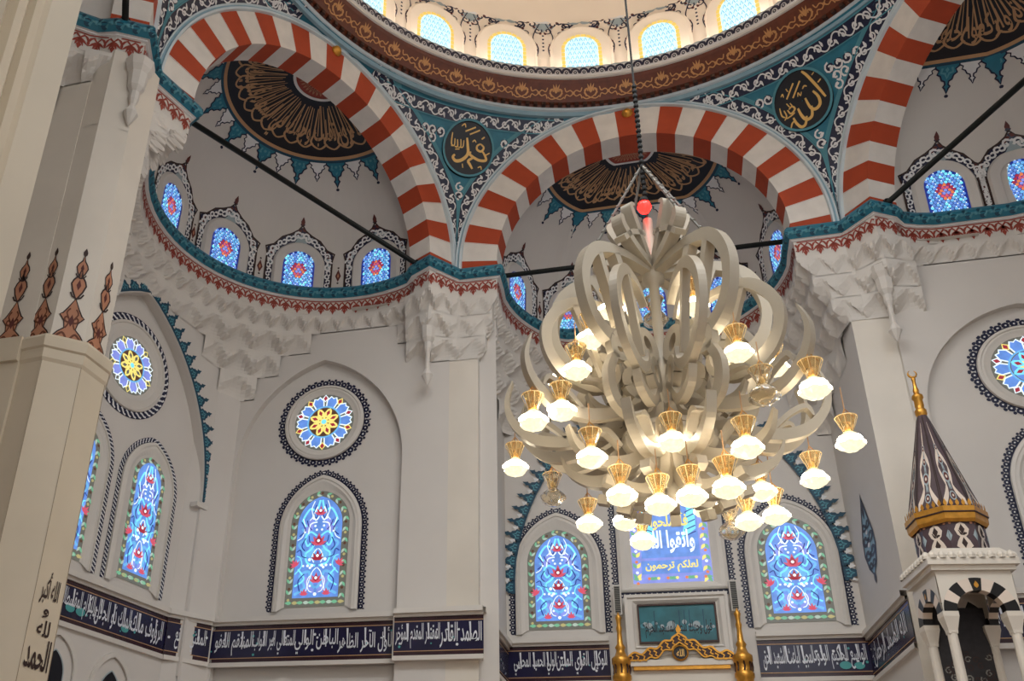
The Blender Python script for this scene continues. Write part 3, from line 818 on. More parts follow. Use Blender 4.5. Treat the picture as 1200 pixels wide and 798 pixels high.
for k in range(n):
    q = sub(red_map, (k+.5)*s, .0, 0, s)
    mb.stroke([(-.5, .06), (.5, .06)], .1, 'brick_red', q, .005)
    mb.stroke([(-.5, .55), (-.38, .3), (-.22, .18), (0, .45), (.22, .18), (.38, .3), (.5, .55)], .15, 'brick_red', q, .005)
    for a in (-.75, -.35, 0, .35, .75): leaf(mb, sub(q, 0, .42, -a, .72), 'brick_red', .24, .006, 0)
    mb.poly([(-.16, 1.0), (0, .82), (.16, 1.0), (0, 1.35)], 'brick_red', q, .007)
    leaf(mb, sub(q, .5, .5, 0, .45), 'brick_red', .4, .006, 0)
trim(mb, 'teal cornice with a red palmette fringe running under all the arches and half domes', 'cornice')

mb = MB()
for b in BAYS:                                    # ceilings of the recesses under the half domes, behind the cornice
    P = PLAN[b.key]; c_ = b.n*b.ap+b.t*b.lat
    mb.grid([[Vector((x, y, HC-.30)) for x, y in P], [Vector((c_.x+(x-c_.x)*2.1, c_.y+(y-c_.y)*2.1, HC-.30)) for x, y in P]], 'plaster')
tag(mb.build('ceiling'), 'plain soffit behind the cornice under the half domes', 'soffit', kind='structure')
# ---- walls --------------------------------------------------------------------------------------
LW0, LW1 = Vector((-8.34, 3.02, 0)), Vector((-7.81, 5.13, 0))
LD = (LW1-LW0).normalized(); LN = Vector((LD.y, -LD.x, 0))
YB, YS, YA = 5.87, 5.74, 8.05                     # back wall recess, its front slab, apse back wall
BANDT, BANDB = 5.66, 5.06
AL, AR = (-2.82, YA), (2.95, YA)
ALf, ARf = (-2.89, 5.75), (3.11, 5.78)
def wall_poly(mb, mp, outline, m, h=0): mb.poly(outline, m, mp, h)
left_map = plane_map(LW0, LD, LN)
mb = MB(); mb.band([(-3.2, 0), (2.17, 0)], [(-3.2, HC-.3), (2.17, HC-.3)], 'plaster', left_map, 0)
wl = tag(mb.build('wall_left'), 'left window wall with a round window over two lancets', 'wall', kind='structure')
def slab_with_arch(mb, mp, x0, x1, ztop, arch, h0, h1, m, zb=0):   # wall thickness round an arched recess
    P = arch; xs = P[0][0], P[-1][0]
    top = [(x0+(x1-x0)*i/(len(P)-1), ztop) for i in range(len(P))]
    mb.grid([[mp(p[0], p[1], h1) for p in P], [mp(p[0], p[1], h1) for p in top]], m)
    mb.add([mp(x0, zb, h1), mp(xs[0], zb, h1), mp(P[0][0], P[0][1], h1), mp(x0, ztop, h1)], [(0, 1, 2, 3)], m)
    mb.add([mp(xs[1], zb, h1), mp(x1, zb, h1), mp(x1, ztop, h1), mp(P[-1][0], P[-1][1], h1)], [(0, 1, 2, 3)], m)
    mb.grid([[mp(p[0], p[1], h0) for p in P], [mp(p[0], p[1], h1) for p in P]], m)
LARCH = pointed(.42, 1.94, 3.05, 7.7, BANDB-.3, 20)
mb = MB(); slab_with_arch(mb, left_map, -3.0, 2.42, HC-.35, LARCH, 0, .2, 'plaster', 3.0)
pa = Path2(LARCH[1:-1]); fq = pa.map(left_map, 1)
fq2 = lambda u, v, h=0: fq(u, v+.02, h+.2)
mb.stroke([(pa.L*i/60, .03) for i in range(61)], .05, 'teal_dark', fq2, .004)
fringe(mb, fq2, pa.L, .24, ('teal_dark', 'teal_dark', 'teal_light'), None, .005)
for sx in (-1, 1): mb.box((0, 0, 0), (.3, .14, .08), 'stone_trim', Matrix.Translation(left_map(.42+sx*1.96, 7.62, .16)) @ Matrix.Rotation(math.atan2(LD.y, LD.x), 4, 'Z'))
trim(mb, 'large pointed arch with a teal fringe framing the left window wall', 'arch')
# back wall left of the apse: recess and front slab
back_map = plane_map((0, YB, 0), (1, 0, 0), (0, -1, 0))
mb = MB(); mb.band([(-7.6, 0), (-2.6, 0)], [(-7.6, HC), (-2.6, HC)], 'plaster', back_map, 0)
tag(mb.build('wall_back_left'), 'back wall left of the pier with one round window over one lancet', 'wall', kind='structure')
NA = pointed(-5.73, 1.53, 2.05, 8.5, 3, 20)
mb = MB(); slab_with_arch(mb, back_map, -7.34, -3.4, HC-.3, NA, 0, YB-YS, 'plaster', 3.0)
trim(mb, 'shallow pointed recess in the back wall left of the apse', 'recess')
# chamfer in the left corner
c0 = left_map(2.42, 0, .2); c1 = Vector((-7.30, YS, 0))
mb = MB(); mb.add([c0, c1, c1+Z3*HC, c0+Z3*HC], [(0, 1, 2, 3)], 'plaster'); mb.add([left_map(2.17, 0, 0), c0, c0+Z3*HC, left_map(2.17, HC, 0)], [(0, 1, 2, 3)], 'plaster')
tag(mb.build('wall_left_corner'), 'narrow chamfered wall in the left corner under the muqarnas', 'wall', kind='structure')
# piers either side of the apse
mb = MB(); mb.prism([(-4.19, 5.75), (-2.892, 5.75), (-2.93, 8.3), (-4.19, 8.3)], 0, HC-.3, 'marble')
tag(mb.build('wall_left_pier'), 'plain white pier between the left recess and the apse', 'pier', kind='structure')
mb = MB(); mb.prism([(3.11, 5.78), (3.92, 5.78), (3.92, 8.3), (2.95, 8.3)], 0, HC-.3, 'marble')
tag(mb.build('wall_right_pier'), 'plain white pier between the apse and the right recess, behind the pulpit', 'pier', kind='structure')
# apse
def side_map(a, b, n): 
    d = (Vector((b[0], b[1], 0))-Vector((a[0], a[1], 0))); return plane_map((a[0], a[1], 0), d.normalized(), n), d.length
apl, apl_len = side_map(ALf, AL, Vector((1, -.03, 0)).normalized()); apr, apr_len = side_map(ARf, AR, Vector((-1, -.07, 0)).normalized())
def drop_motif(mb, q):                            # painted blue pendant on the apse cheeks
    L = [(0, .62), (.05, .42), (.10, .22), (.15, .05), (.16, -.15), (.1, -.36), (0, -.5)]; L = L+[(-a, b) for a, b in reversed(L[:-1])][:-1]
    mb.poly(L, 'moulding_blue', q, .004); mb.stroke(L, .03, 'navy', q, .008, True)
    for (x, y, s_) in ((.05, .2, .13), (.07, .02, .17), (.07, -.18, .17), (.04, -.34, .12)):
        for sx in (-1, 1): spiral(mb, sub(q, sx*x, y, 0, s_, sx), 'navy', .26, 1.1, .010, 10)
    leaf(mb, sub(q, 0, .28, 0, .40), 'navy', .16, .009, 0); mb.disc(0, -.08, .035, 'white_paint', q, .012, 6); mb.disc(0, .1, .03, 'white_paint', q, .012, 6); leaf(mb, sub(q, 0, -.46, PI, .16), 'navy', .4, .009, 0)
def s_on(mpw, L, u, v):                           # pixel -> local (x, z) on a vertical wall map
    o = mpw(0, 0); ex = (mpw(1, 0)-o); n = (mpw(0, 0, 1)-o); p = on_plane(u, v, o, n); return (p-o).dot(ex), p.z
mb = MB(); mb.band([(0, 0), (apl_len, 0)], [(0, HC-.3), (apl_len, HC-.3)], 'plaster', apl, 0); x, z = s_on(apl, apl_len, 575, 648); drop_motif(mb, sub(apl, x, z, 0, 2.0, 1, 1.15))
tag(mb.build('wall_apse_left'), 'left cheek of the apse with a small painted blue pendant', 'wall', kind='structure')
mb = MB(); mb.band([(0, 0), (apr_len, 0)], [(0, HC-.3), (apr_len, HC-.3)], 'plaster', apr, 0); x, z = s_on(apr, apr_len, 1018, 632); drop_motif(mb, sub(apr, x, z, 0, 2.0, 1, 1.15))
tag(mb.build('wall_apse_right'), 'right cheek of the apse with a painted blue pendant, left of the pulpit', 'wall', kind='structure')
apse = plane_map((0, YA, 0), (1, 0, 0), (0, -1, 0))
mb = MB(); mb.band([(AL[0], 0), (AR[0], 0)], [(AL[0], HC), (AR[0], HC)], 'plaster', apse, 0)
tag(mb.build('wall_apse_back'), 'apse back wall behind the chandelier with three windows', 'wall', kind='structure')
AARCH = pointed(.05, 2.80, 4.0, 6.72, 6.7, 24)
mb = MB(); pa = Path2(AARCH); fq = pa.map(apse, 1)
mb.band([(p[0], p[1]) for p in AARCH], [(.05+(p[0]-.05)*1.03, p[1]+.06) for p in AARCH], 'stone_trim', apse, .03)
fq2 = lambda u, v, h=0: fq(u, -v+.02, h+.0)
fq3 = lambda u, v, h=0: fq(u, v-.09, h+.035)
mb.stroke([(pa.L*i/80, .03) for i in range(81)], .06, 'teal_dark', fq3, .004)
fringe(mb, fq3, pa.L, .25, ('teal_dark', 'teal_dark', 'teal_light'), None, .005)
n = round(pa.L/.25)
for k in range(n): mb.stroke([((k+.9)*pa.L/n, .12), ((k+1.02)*pa.L/n, .18), ((k+1.1)*pa.L/n, .10)], .05, 'white_paint', fq3, .009)
trim(mb, 'pointed teal fringe arching over the three apse windows', 'arch')
# right wall (bay at the right edge)
mb = MB(); mb.band([(3.5, 0), (9, 0)], [(3.5, HC), (9, HC)], 'plaster', back_map, 0)
tag(mb.build('wall_back_right'), 'back wall at the right edge with half a round window', 'wall', kind='structure')
NC = pointed(5.43, 1.53, 1.75, 8.5, 3, 20)
mb = MB(); slab_with_arch(mb, back_map, 3.7, 7.3, HC-.3, NC, 0, .13, 'plaster', 3.0)
trim(mb, 'shallow pointed recess at the right edge behind the pulpit', 'recess')
mb = MB(); mb.prism([(-10, -11), (10, -11), (10, 9), (-10, 9)], -.1, 0, 'floor_carpet')
tag(mb.build('floor'), 'carpeted prayer hall floor, below the picture', 'floor', kind='structure')
mb = MB(); mb.add([(9, 9, 0), (9, -10.2, 0), (9, -10.2, HC), (9, 9, HC)], [(0, 1, 2, 3)], 'plaster')
tag(mb.build('wall_right'), 'right side wall outside the picture', 'wall', kind='structure')
mb = MB(); mb.prism([(-8.45, -10.4), (1.6, -10.4), (1.6, -10.1), (-8.45, -10.1)], 0, 13, 'plaster')  # unseen wall added to keep rear daylight off the near pilaster
tag(mb.build('wall_shade_rear_left'), 'added unseen wall behind the viewer on the left, blocking daylight', 'wall', kind='structure')
mb = MB(); mb.prism([(6.0, -10.4), (9.0, -10.4), (9.0, -10.1), (6.0, -10.1)], 0, 13, 'plaster')  # unseen wall added to narrow the rear opening and dim the pulpit
tag(mb.build('wall_shade_rear_right'), 'added unseen wall behind the viewer on the right, blocking daylight', 'wall', kind='structure')
mb = MB(); mb.prism([(-8.45, -10.4), (-1.0, -10.4), (-1.0, -4.6), (-8.45, -4.6)], 13.2, 13.4, 'plaster')  # unseen slab added to cut the light from above on the left
tag(mb.build('ceiling'), 'added unseen roof slab shading the rear left corner behind the viewer', 'roof', kind='structure')
mb = MB(); mb.prism([(-8.45, -.83), (-6.72, -.83), (-6.72, -.3), (-8.45, -.3)], 7.1, HC-.3, 'marble'); mb.prism([(-8.45, -.91), (-6.72, -.91), (-6.72, -.3), (-8.45, -.3)], 0, 6.8, 'marble_beige'); mb.prism([(-8.45, -.95), (-6.72, -.95), (-6.72, -.3), (-8.45, -.3)], 6.8, 7.1, 'marble_beige')
tag(mb.build('wall_behind_column'), 'short marble wall joining the octagonal pier on its left, beside the pilaster', 'wall', kind='structure')
mb = MB(); mb.add([(-8.45, -9, 0), (-8.45, .6, 0), (-8.45, .6, HC), (-8.45, -9, HC)], [(0, 1, 2, 3)], 'plaster')
tag(mb.build('wall_far_left'), 'outer left wall behind the marble pier', 'wall', kind='structure')

# ---- muqarnas: niche tiers lofted from a front path down to a base path
def muq_tier(mb, Pf, Pb, ztop, h, cells, m='muqarnas', skip=None):
    ns = 8; nu = cells*ns; f, bs = Path2(Pf), Path2(Pb)
    T = [0, .12, .25, .4, .55, .7, .85, 1.0]; rows = []
    for t in [None]+T:
        row = []
        for i in range(nu+1):
            s = i/nu; a = abs((i % ns)/ns*2-1) if i % ns else 1.
            x, y = f.at(s*f.L)[:2]; X, Y = bs.at(s*bs.L)[:2]
            arch = .05+.80*(1-a**1.5)
            if t is None: d, z = 0, ztop-h-.02
            else:
                if t >= arch: d = .45+.55*min(1, t/.6) if a > .85 else 1.
                else: d = (t/arch)**2.4
                z = ztop-h+h*t
            row.append(Vector((X+(x-X)*d, Y+(y-Y)*d, z)))
        rows.append(row)
    mb.grid(rows, m)
def lerp_path(A, Bp, t): return [(a[0]+(b[0]-a[0])*t, a[1]+(b[1]-a[1])*t) for a, b in zip(A, Bp)]
def ray_walls(c, ang, segs):
    d = (cos(ang), sin(ang)); best = 9.
    for (x0, y0), (x1, y1) in segs:
        ex, ey = x1-x0, y1-y0; det = -d[0]*ey+ex*d[1]
        if abs(det) < 1e-9: continue
        rx, ry = x0-c[0], y0-c[1]
        t = (-rx*ey+ex*ry)/det; u = (d[0]*ry-d[1]*rx)/det
        if t > .2 and -.02 <= u <= 1.02: best = min(best, t)
    return (c[0]+d[0]*best, c[1]+d[1]*best)
def squinch(b, segs, tiers, label, lim=(86, -86)):   # tiers: (setback so far, setback, top, height, cell width)
    mb = MB(); c = (b.c.x, b.c.y); N = 180
    ang = [rad(lim[0]+(lim[1]-lim[0])*k/N) for k in range(N+1)]
    S = [tuple(b.sem(a)[:2]) for a in ang]; W = [ray_walls(c, b.na+a, segs) for a in ang]
    W = [w_ if math.hypot(w_[0]-c[0], w_[1]-c[1]) > math.hypot(s_[0]-c[0], s_[1]-c[1]) else s_ for s_, w_ in zip(S, W)]
    D = [math.hypot(w_[0]-s_[0], w_[1]-s_[1]) for s_, w_ in zip(S, W)]
    for d0, d1, zt, h, cw in tiers:
        def P(i, d):
            t = min(1, d/max(D[i], 1e-3)); return (S[i][0]+(W[i][0]-S[i][0])*t, S[i][1]+(W[i][1]-S[i][1])*t)
        act = [i for i in range(N+1) if D[i] > d0+.03]; runs = []
        for i in act:
            if runs and runs[-1][-1] == i-1: runs[-1].append(i)
            else: runs.append([i])
        for r in runs:
            if len(r) < 5: continue
            A, C = [P(i, d0) for i in r], [P(i, d1) for i in r]
            muq_tier(mb, A, C, HC+zt, h, max(1, round(Path2(A).L/cw)))
    return trim(mb, label, 'muqarnas')
lw = [tuple(left_map(x, 0, .2)[:2]) for x in (-3.4, 2.42)]
segA = [(lw[0], lw[1]), (lw[1], (-7.30, YS)), ((-7.30, YS), (-3.3, YS))]
TI = [(0, .16, -.36, .30, .30), (.16, .38, -.66, .40, .52), (.38, .60, -1.06, .42, .52), (.60, .85, -1.48, .45, .5), (.85, 1.6, -1.93, .5, .5)]
squinch(BA, segA, TI, 'white muqarnas squinch in the corner under the left half dome')
segB = [(ALf, AL), (AL, AR), (AR, ARf)]
squinch(BB, segB, TI, 'white muqarnas under the middle half dome on both sides of the chandelier')
segC = [((3.7, 5.74), (8.9, 5.74)), ((8.9, 5.74), (8.9, -1))]
squinch(BC, segC, TI[:3], 'white muqarnas strip under the cornice at the right edge', (88, 0))
segF = [((-8.4, -9), (-8.4, -.83)), ((-8.4, -.83), (-6.2, -.83))]
squinch(BF, segF, [(0, .3, -.36, .4, .5), (.3, .6, -.76, .5, .6), (.6, 1.0, -1.26, .5, .6)], 'white muqarnas at the far left between the marble pilaster and the pier', (0, -86))
def pendant(mb, x, y, zt, zb, r=.13):
    mb.lathe([(r*1.5, 0), (r*1.3, -.12), (r, -.2), (r*.85, -.42), (r*.5, -.5), (r*.5, -.62), (r*.3, -.7), (r*.3, zb-zt+.32), (r*.75, zb-zt+.2), (r*.3, zb-zt+.06), (.003, zb-zt)], (x, y, zt), 'muqarnas', 8)
def corbel(top, bot, z0, steps, label, pend):
    mb = MB(); z = z0; n = len(steps); t = 0
    def dens(P): 
        q = []
        for a, b_ in zip(P, P[1:]): q += [(a[0]+(b_[0]-a[0])*k/8, a[1]+(b_[1]-a[1])*k/8) for k in range(8)]
        return q+[P[-1]]
    T, Bp = dens(top), dens(bot)
    for dt, h, cells in steps:
        A, C = lerp_path(T, Bp, t), lerp_path(T, Bp, t+dt)
        muq_tier(mb, A, C, z, h, cells); z -= h; t += dt
    for x, y, zt, zb in pend: pendant(mb, x, y, zt, zb)
    trim(mb, label, 'muqarnas')
def XY(v): return (v.x, v.y)
def jamb(b, sg, k=0): 
    p = b.n*(b.ap+k) + b.t*(b.lat+sg*b.rin); return (p.x, p.y)
a_c, b_c, c_c = jamb(BA, -1), jamb(BB, 1), jamb(BC, 1); b_r = jamb(BB, -1)
corbel([jamb(BA, -1, .6), a_c, vx[120], b_c, jamb(BB, 1, .6)], [(-4.19, 5.80), (-3.75, 5.74), (-3.3, 5.74), (-2.88, 5.74), (-2.85, 6.3)], HC-.36, [(.3, .36, 7), (.35, .40, 5), (.35, .40, 4)],
       'white muqarnas corbel on top of the pier left of the chandelier, with a hanging pendant', [(a_c[0]-.10, a_c[1]+.42, HC-.8, HC-2.15)])
corbel([jamb(BB, -1, .6), b_r, vx[60], c_c, jamb(BC, 1, .6)], [(2.97, 6.3), (3.1, 5.77), (3.4, 5.77), (3.8, 5.75), (4.2, 5.74)], HC-.36, [(.3, .36, 7), (.35, .40, 5), (.35, .40, 4)],
       'white muqarnas corbel on top of the pier right of the chandelier, with a hanging pendant', [(c_c[0]+.05, c_c[1]+.42, HC-.8, HC-2.15)])

# ---- marble pier at the left (under the hexagon's corner) -----------------------------------------
PC = Vector((-6.566, -.395, 0)); PA0 = rad(-7)
def octo(ap, c=PC, a0=PA0):
    R = ap/cos(PI/8); return [(c.x+R*cos(a0+PI/8+k*PI/4), c.y+R*sin(a0+PI/8+k*PI/4)) for k in range(8)]
mb = MB(); mb.prism(octo(.495), 0, 6.80, 'marble_beige')
def oct_loft(mb, prof, m): mb.grid([[(x, y, z) for x, y in octo(ap)] for ap, z in prof], m, True)
oct_loft(mb, [(.495, 6.78), (.515, 6.82), (.52, 6.93), (.54, 6.95), (.55, 7.06), (.53, 7.10), (.44, 7.11)], 'marble_beige')
oct_loft(mb, [(.44, 7.10), (.44, HC-.3)], 'marble')
for k in range(8):                                # fine seams on the lower shaft's arrises
    x, y = octo(.497)[k]; mb.tube([(x, y, 0), (x, y, 6.79)], .004, 'seam', 4)
def face_map(ap, k):                              # face k's outward normal at PA0 + k*45 degrees
    a = PA0+k*PI/4; n = Vector((cos(a), sin(a), 0)); return plane_map(PC+n*ap, (-sin(a), cos(a), 0), n)
def finial(mb, q):                                # painted copper finial on the shaft foot
    HW = .175
    base = [(-HW, 0), (-.12, .07), (-.06, .12), (-.075, .19), (-.13, .25), (-.10, .27), (-.06, .33), (0, .44)]
    P = base+[(-x, z) for x, z in reversed(base[:-1])]
    mb.poly(P, 'pale_copper', q, .004); mb.stroke(P, .014, 'ink_dark', q, .007)
    for sx in (-1, 1):
        mb.stroke(bez([(sx*.14, .01), (sx*.07, .07), (sx*.02, .02)], 4), .022, 'bronze_ink', q, .006); spiral(mb, sub(q, sx*.045, .22, 0, .09, sx), 'bronze_ink', .22, 1, .006, 9)
        mb.stroke(bez([(sx*.03, .33), (sx*.06, .28), (sx*.02, .2), (sx*.05, .12)], 4), .016, 'bronze_ink', q, .006)
    mb.poly([(-.03, .2), (0, .14), (.03, .2), (0, .27)], 'maroon', q, .007)
    for (z0, s_) in ((.44, .36), (.66, .28)):
        L = [(-.02, 0), (-.15, .22), (-.22, .42), (-.17, .55), (-.05, .7), (0, .95)]; L = L+[(-a, b_) for a, b_ in reversed(L[:-1])]
        mb.poly(L, 'pale_copper', sub(q, 0, z0, 0, s_), .004); mb.stroke(L, .05, 'ink_dark', sub(q, 0, z0, 0, s_), .006); mb.poly([(-.07, .4), (0, .25), (.07, .4), (0, .58)], 'maroon', sub(q, 0, z0, 0, s_), .006)
        for sx in (-1, 1): mb.stroke([(0, .0), (sx*.13, .05), (sx*.2, .16)], .05, 'ink_dark', sub(q, 0, z0, 0, s_), .007)
    leaf(mb, sub(q, 0, .90, 0, .1), 'ink_dark', .5, .005, 0)
for k in range(-3, 2): finial(mb, sub(face_map(.44, k), 0, 7.112, 0, 1.02, 1, 1.25))
xf = on_plane(9, 400, Vector((0, -.832, 0)), Vector((0, 1, 0))).x
finial(mb, sub(plane_map((xf, -.832, 0), (1, 0, 0), (0, -1, 0)), 0, 7.112, 0, 1.02, 1, 1.25))
q = face_map(.497, 0)
for t, u0, u1, z0, z1 in (('الله أكبر', -.13, .13, 4.18, 4.52), ('و', -.04, .04, 4.06, 4.15), ('لله', -.08, .1, 3.88, 4.04), ('الحمد', -.17, .17, 3.55, 3.86)):
    fit_text(mb, t, q, u0, u1, z0, z1, 'ink_dark', .006, .02)
tag(mb.build('wall_left_column'), 'octagonal marble pier at the left with painted copper finials above its moulding and brown lettering', 'pier', kind='structure')
fcn, acn = jamb(BF, -1), jamb(BA, 1)
o8 = octo(.44)
corbel([jamb(BF, -1, .7), fcn, vx[180], acn, jamb(BA, 1, .6)], [(PC.x-.5, PC.y-.1), o8[5], o8[6], o8[7], (PC.x+.2, PC.y+.5)], HC-.36, [(.35, .40, 6), (.35, .40, 5), (.3, .40, 4)],
       'white muqarnas corbel on top of the marble pier at the left, with a drop pendant', [(fcn[0]+.0, fcn[1]-.0, HC-.45, HC-1.5)])
# ---- near marble pilaster at the left edge
D = ray(50, 180); Dh = Vector((D.x, D.y, 0)); PE = CAM + Dh/Dh.length*4.6; side = Vector((-Dh.y, Dh.x, 0)).normalized(); fw = Dh.normalized()
def pp(l, f): p = PE+side*l+fw*f; return (p.x, p.y)
mb = MB(); poly = [pp(0, 0), pp(0, .6), pp(1.2, .6), pp(1.2, -.35), pp(.36, -.35), pp(.36, -.22), pp(.31, -.24), pp(.27, -.20), pp(.27, -.12), pp(.23, -.14), pp(.19, -.10), pp(.16, -.02)]
mb.prism(poly, 0, 12, 'marble_beige')
tag(mb.build('wall_near_pilaster'), 'tall beige marble pilaster with vertical mouldings at the far left edge', 'pilaster', kind='structure')

# ---- tile bands with white lettering ---------------------------------------------------------------
def band_piece(mb, mp, x0, x1, z0, z1, text=None, shine=True, teal_dots=()):
    mb.band([(x0, z0), (x1, z0)], [(x0, z1), (x1, z1)], 'tile_maroon', mp, .02)
    mb.band([(x0, z0+.07), (x1, z0+.07)], [(x0, z1-.07), (x1, z1-.07)], 'tile_navy', mp, .024)
    for z in (z0+.07, z1-.07): mb.stroke([(x0, z), (x1, z)], .012, 'gold_dim', mp, .027)
    for (za, zb_, h) in ((z1, z1+.05, .05), (z1+.05, z1+.13, .10), (z0-.07, z0, .05)):
        mb.grid([[mp(x0, za, 0), mp(x1, za, 0)], [mp(x0, za, h), mp(x1, za, h)], [mp(x0, zb_, h), mp(x1, zb_, h)], [mp(x0, zb_, 0), mp(x1, zb_, 0)]], 'stone_trim')
    rnd = random.Random(int(abs(x0)*100)+5)
    w = x1-x0
    for k in range(int(w/.16)):                   # faint flowers between the letters
        mb.disc(x0+rnd.uniform(.03, w-.03), rnd.uniform(z0+.12, z1-.12), rnd.uniform(.012, .026), 'letter_white' if k % 3 else 'letter_teal', mp, .028, 6)
    if text:
        for t, a, b_ in text:
            fit_text(mb, t, mp, x0+w*a, x0+w*b_, z0+.11, z1-.10, 'letter_white', .031, .010)
            n = max(1, int((b_-a)*w/.24))
            for k in range(n):                      # long upright shafts of the tall script
                xx = x0+w*(a+(b_-a)*(k+.5)/n)+rnd.uniform(-.03, .03)
                mb.stroke([(xx, z0+.2+rnd.uniform(0, .1)), (xx-.012, z1-.10)], [.016, .030], 'letter_white', mp, .030)
    for x, z, r in teal_dots: mb.disc(x, z, r, 'letter_teal', mp, .0295, 12, r*.7)
H0, H1 = BANDB, BANDT
mb = MB(); band_piece(mb, left_map, -.5, 2.15, H0, H1, [('الرؤوف مالك', .70, .97), ('الملك ذو الجلال', .42, .70), ('والإكرام المقسط', .20, .43), ('الجامع الغني', .02, .20)], teal_dots=[(.14, 5.28, .09), (.34, 5.27, .09), (1.25, 5.25, .08)])
trim(mb, 'navy tile band with white lettering on the left window wall', 'tile band')
c45 = (c1-left_map(2.17, 0, 0)); L45 = math.hypot(c45.x, c45.y); d45 = Vector((c45.x, c45.y, 0)).normalized(); q45 = plane_map(left_map(2.15, 0, 0.02), d45, Vector((d45.y, -d45.x, 0)))
mb = MB(); band_piece(mb, q45, 0, L45-.04, H0, H1, [('المغني المانع', .2, .9)]); trim(mb, 'short navy tile band with lettering across the chamfered left corner', 'tile band')
sm = plane_map((0, YS+.02, 0), (1, 0, 0), (0, -1, 0))
mb = MB(); band_piece(mb, sm, -7.32, -4.19, H0, H1, [('الأول الآخر الظاهر', .70, .99), ('الباطن الوالي', .47, .70), ('المتعالي البر التواب', .24, .47), ('المنتقم العفو', .03, .24)]); trim(mb, 'long navy tile band with white lettering on the back wall under the left lancet', 'tile band')
pm = plane_map((0, 5.68, 0), (1, 0, 0), (0, -1, 0))
mb = MB(); band_piece(mb, pm, -4.20, -2.80, H0+.02, H1+.02, [('الصمد القادر', .52, .98), ('المقتدر المقدم المؤخر', .02, .52)])
mb.add([pm(-4.2, H0-.05, 0), pm(-4.2, H0-.05, .1), pm(-4.2, H1+.15, .1), pm(-4.2, H1+.15, 0)], [(0, 1, 2, 3)], 'stone_trim'); mb.prism([(-4.2, 5.68), (-2.86, 5.68), (-2.86, 5.8), (-4.2, 5.8)], H0-.05, H1+.13, 'stone_trim'); trim(mb, 'navy tile band with white lettering on the pier left of the apse', 'tile band')
dzA = .10
mb = MB(); band_piece(mb, apl, .04, apl_len-.02, H0+.05, H1+.05, None); trim(mb, 'dark tile band on the left cheek of the apse', 'tile band')
aprr, _l = side_map(AR, ARf, Vector((-1, -.07, 0)).normalized())
mb = MB(); band_piece(mb, aprr, .02, _l+.03, H0+.05, H1+.05, [('الله الصمد الرحمن', .1, .9)]); trim(mb, 'dark tile band on the right cheek of the apse, left of the pulpit', 'tile band')
mb = MB(); band_piece(mb, apse, -2.80, -1.08, H0+dzA, H1+dzA, [('الوكيل القوي المتين', .48, .97), ('الولي الحميد المحصي', .06, .48)]); trim(mb, 'navy tile band with white lettering left of the prayer niche', 'tile band')
mb = MB(); band_piece(mb, apse, 1.27, 2.93, H0+dzA, H1+dzA, [('الواسع الحكيم الودود', .50, .97), ('المجيد الباعث الشهيد الحق', .04, .50)], teal_dots=[(2.55, 5.33, .09), (2.75, 5.32, .08)]); trim(mb, 'navy tile band with white lettering right of the prayer niche', 'tile band')
mb = MB(); band_piece(mb, sm, 3.93, 8.0, H0, H1, [('لا إله إلا الله', .03, .35)]); trim(mb, 'navy tile band behind the pulpit at the right edge', 'tile band')
# small pointed niches under the left bands
def small_niche(mp, x, zt, label):
    mb = MB(); O = pointed(x, .42, .55, zt-.55, zt-2.2, 8); I = pointed(x, .36, .48, zt-.56, zt-2.2, 8); I2 = pointed(x, .20, .34, zt-.62, zt-2.2, 8)
    bridge(mb, [(O, .0), (O, .04), (I, .04), (I, .01)], mp, 'stone_trim', False); mb.poly(I2, 'navy_deep', mp, .012); mb.stroke(I2, .02, 'grey_paint', mp, .015)
    trim(mb, label, 'niche')
x, z = s_on(left_map, 0, 68, 752); small_niche(left_map, .05, 4.95, 'pointed niche frame low on the left wall, beside the marble pier')
small_niche(left_map, 1.15, 4.88, 'pointed niche frame low on the left wall, second from the marble pier')
small_niche(sm, -6.0, 4.82, 'pointed niche frame low on the back wall under the long tile band')

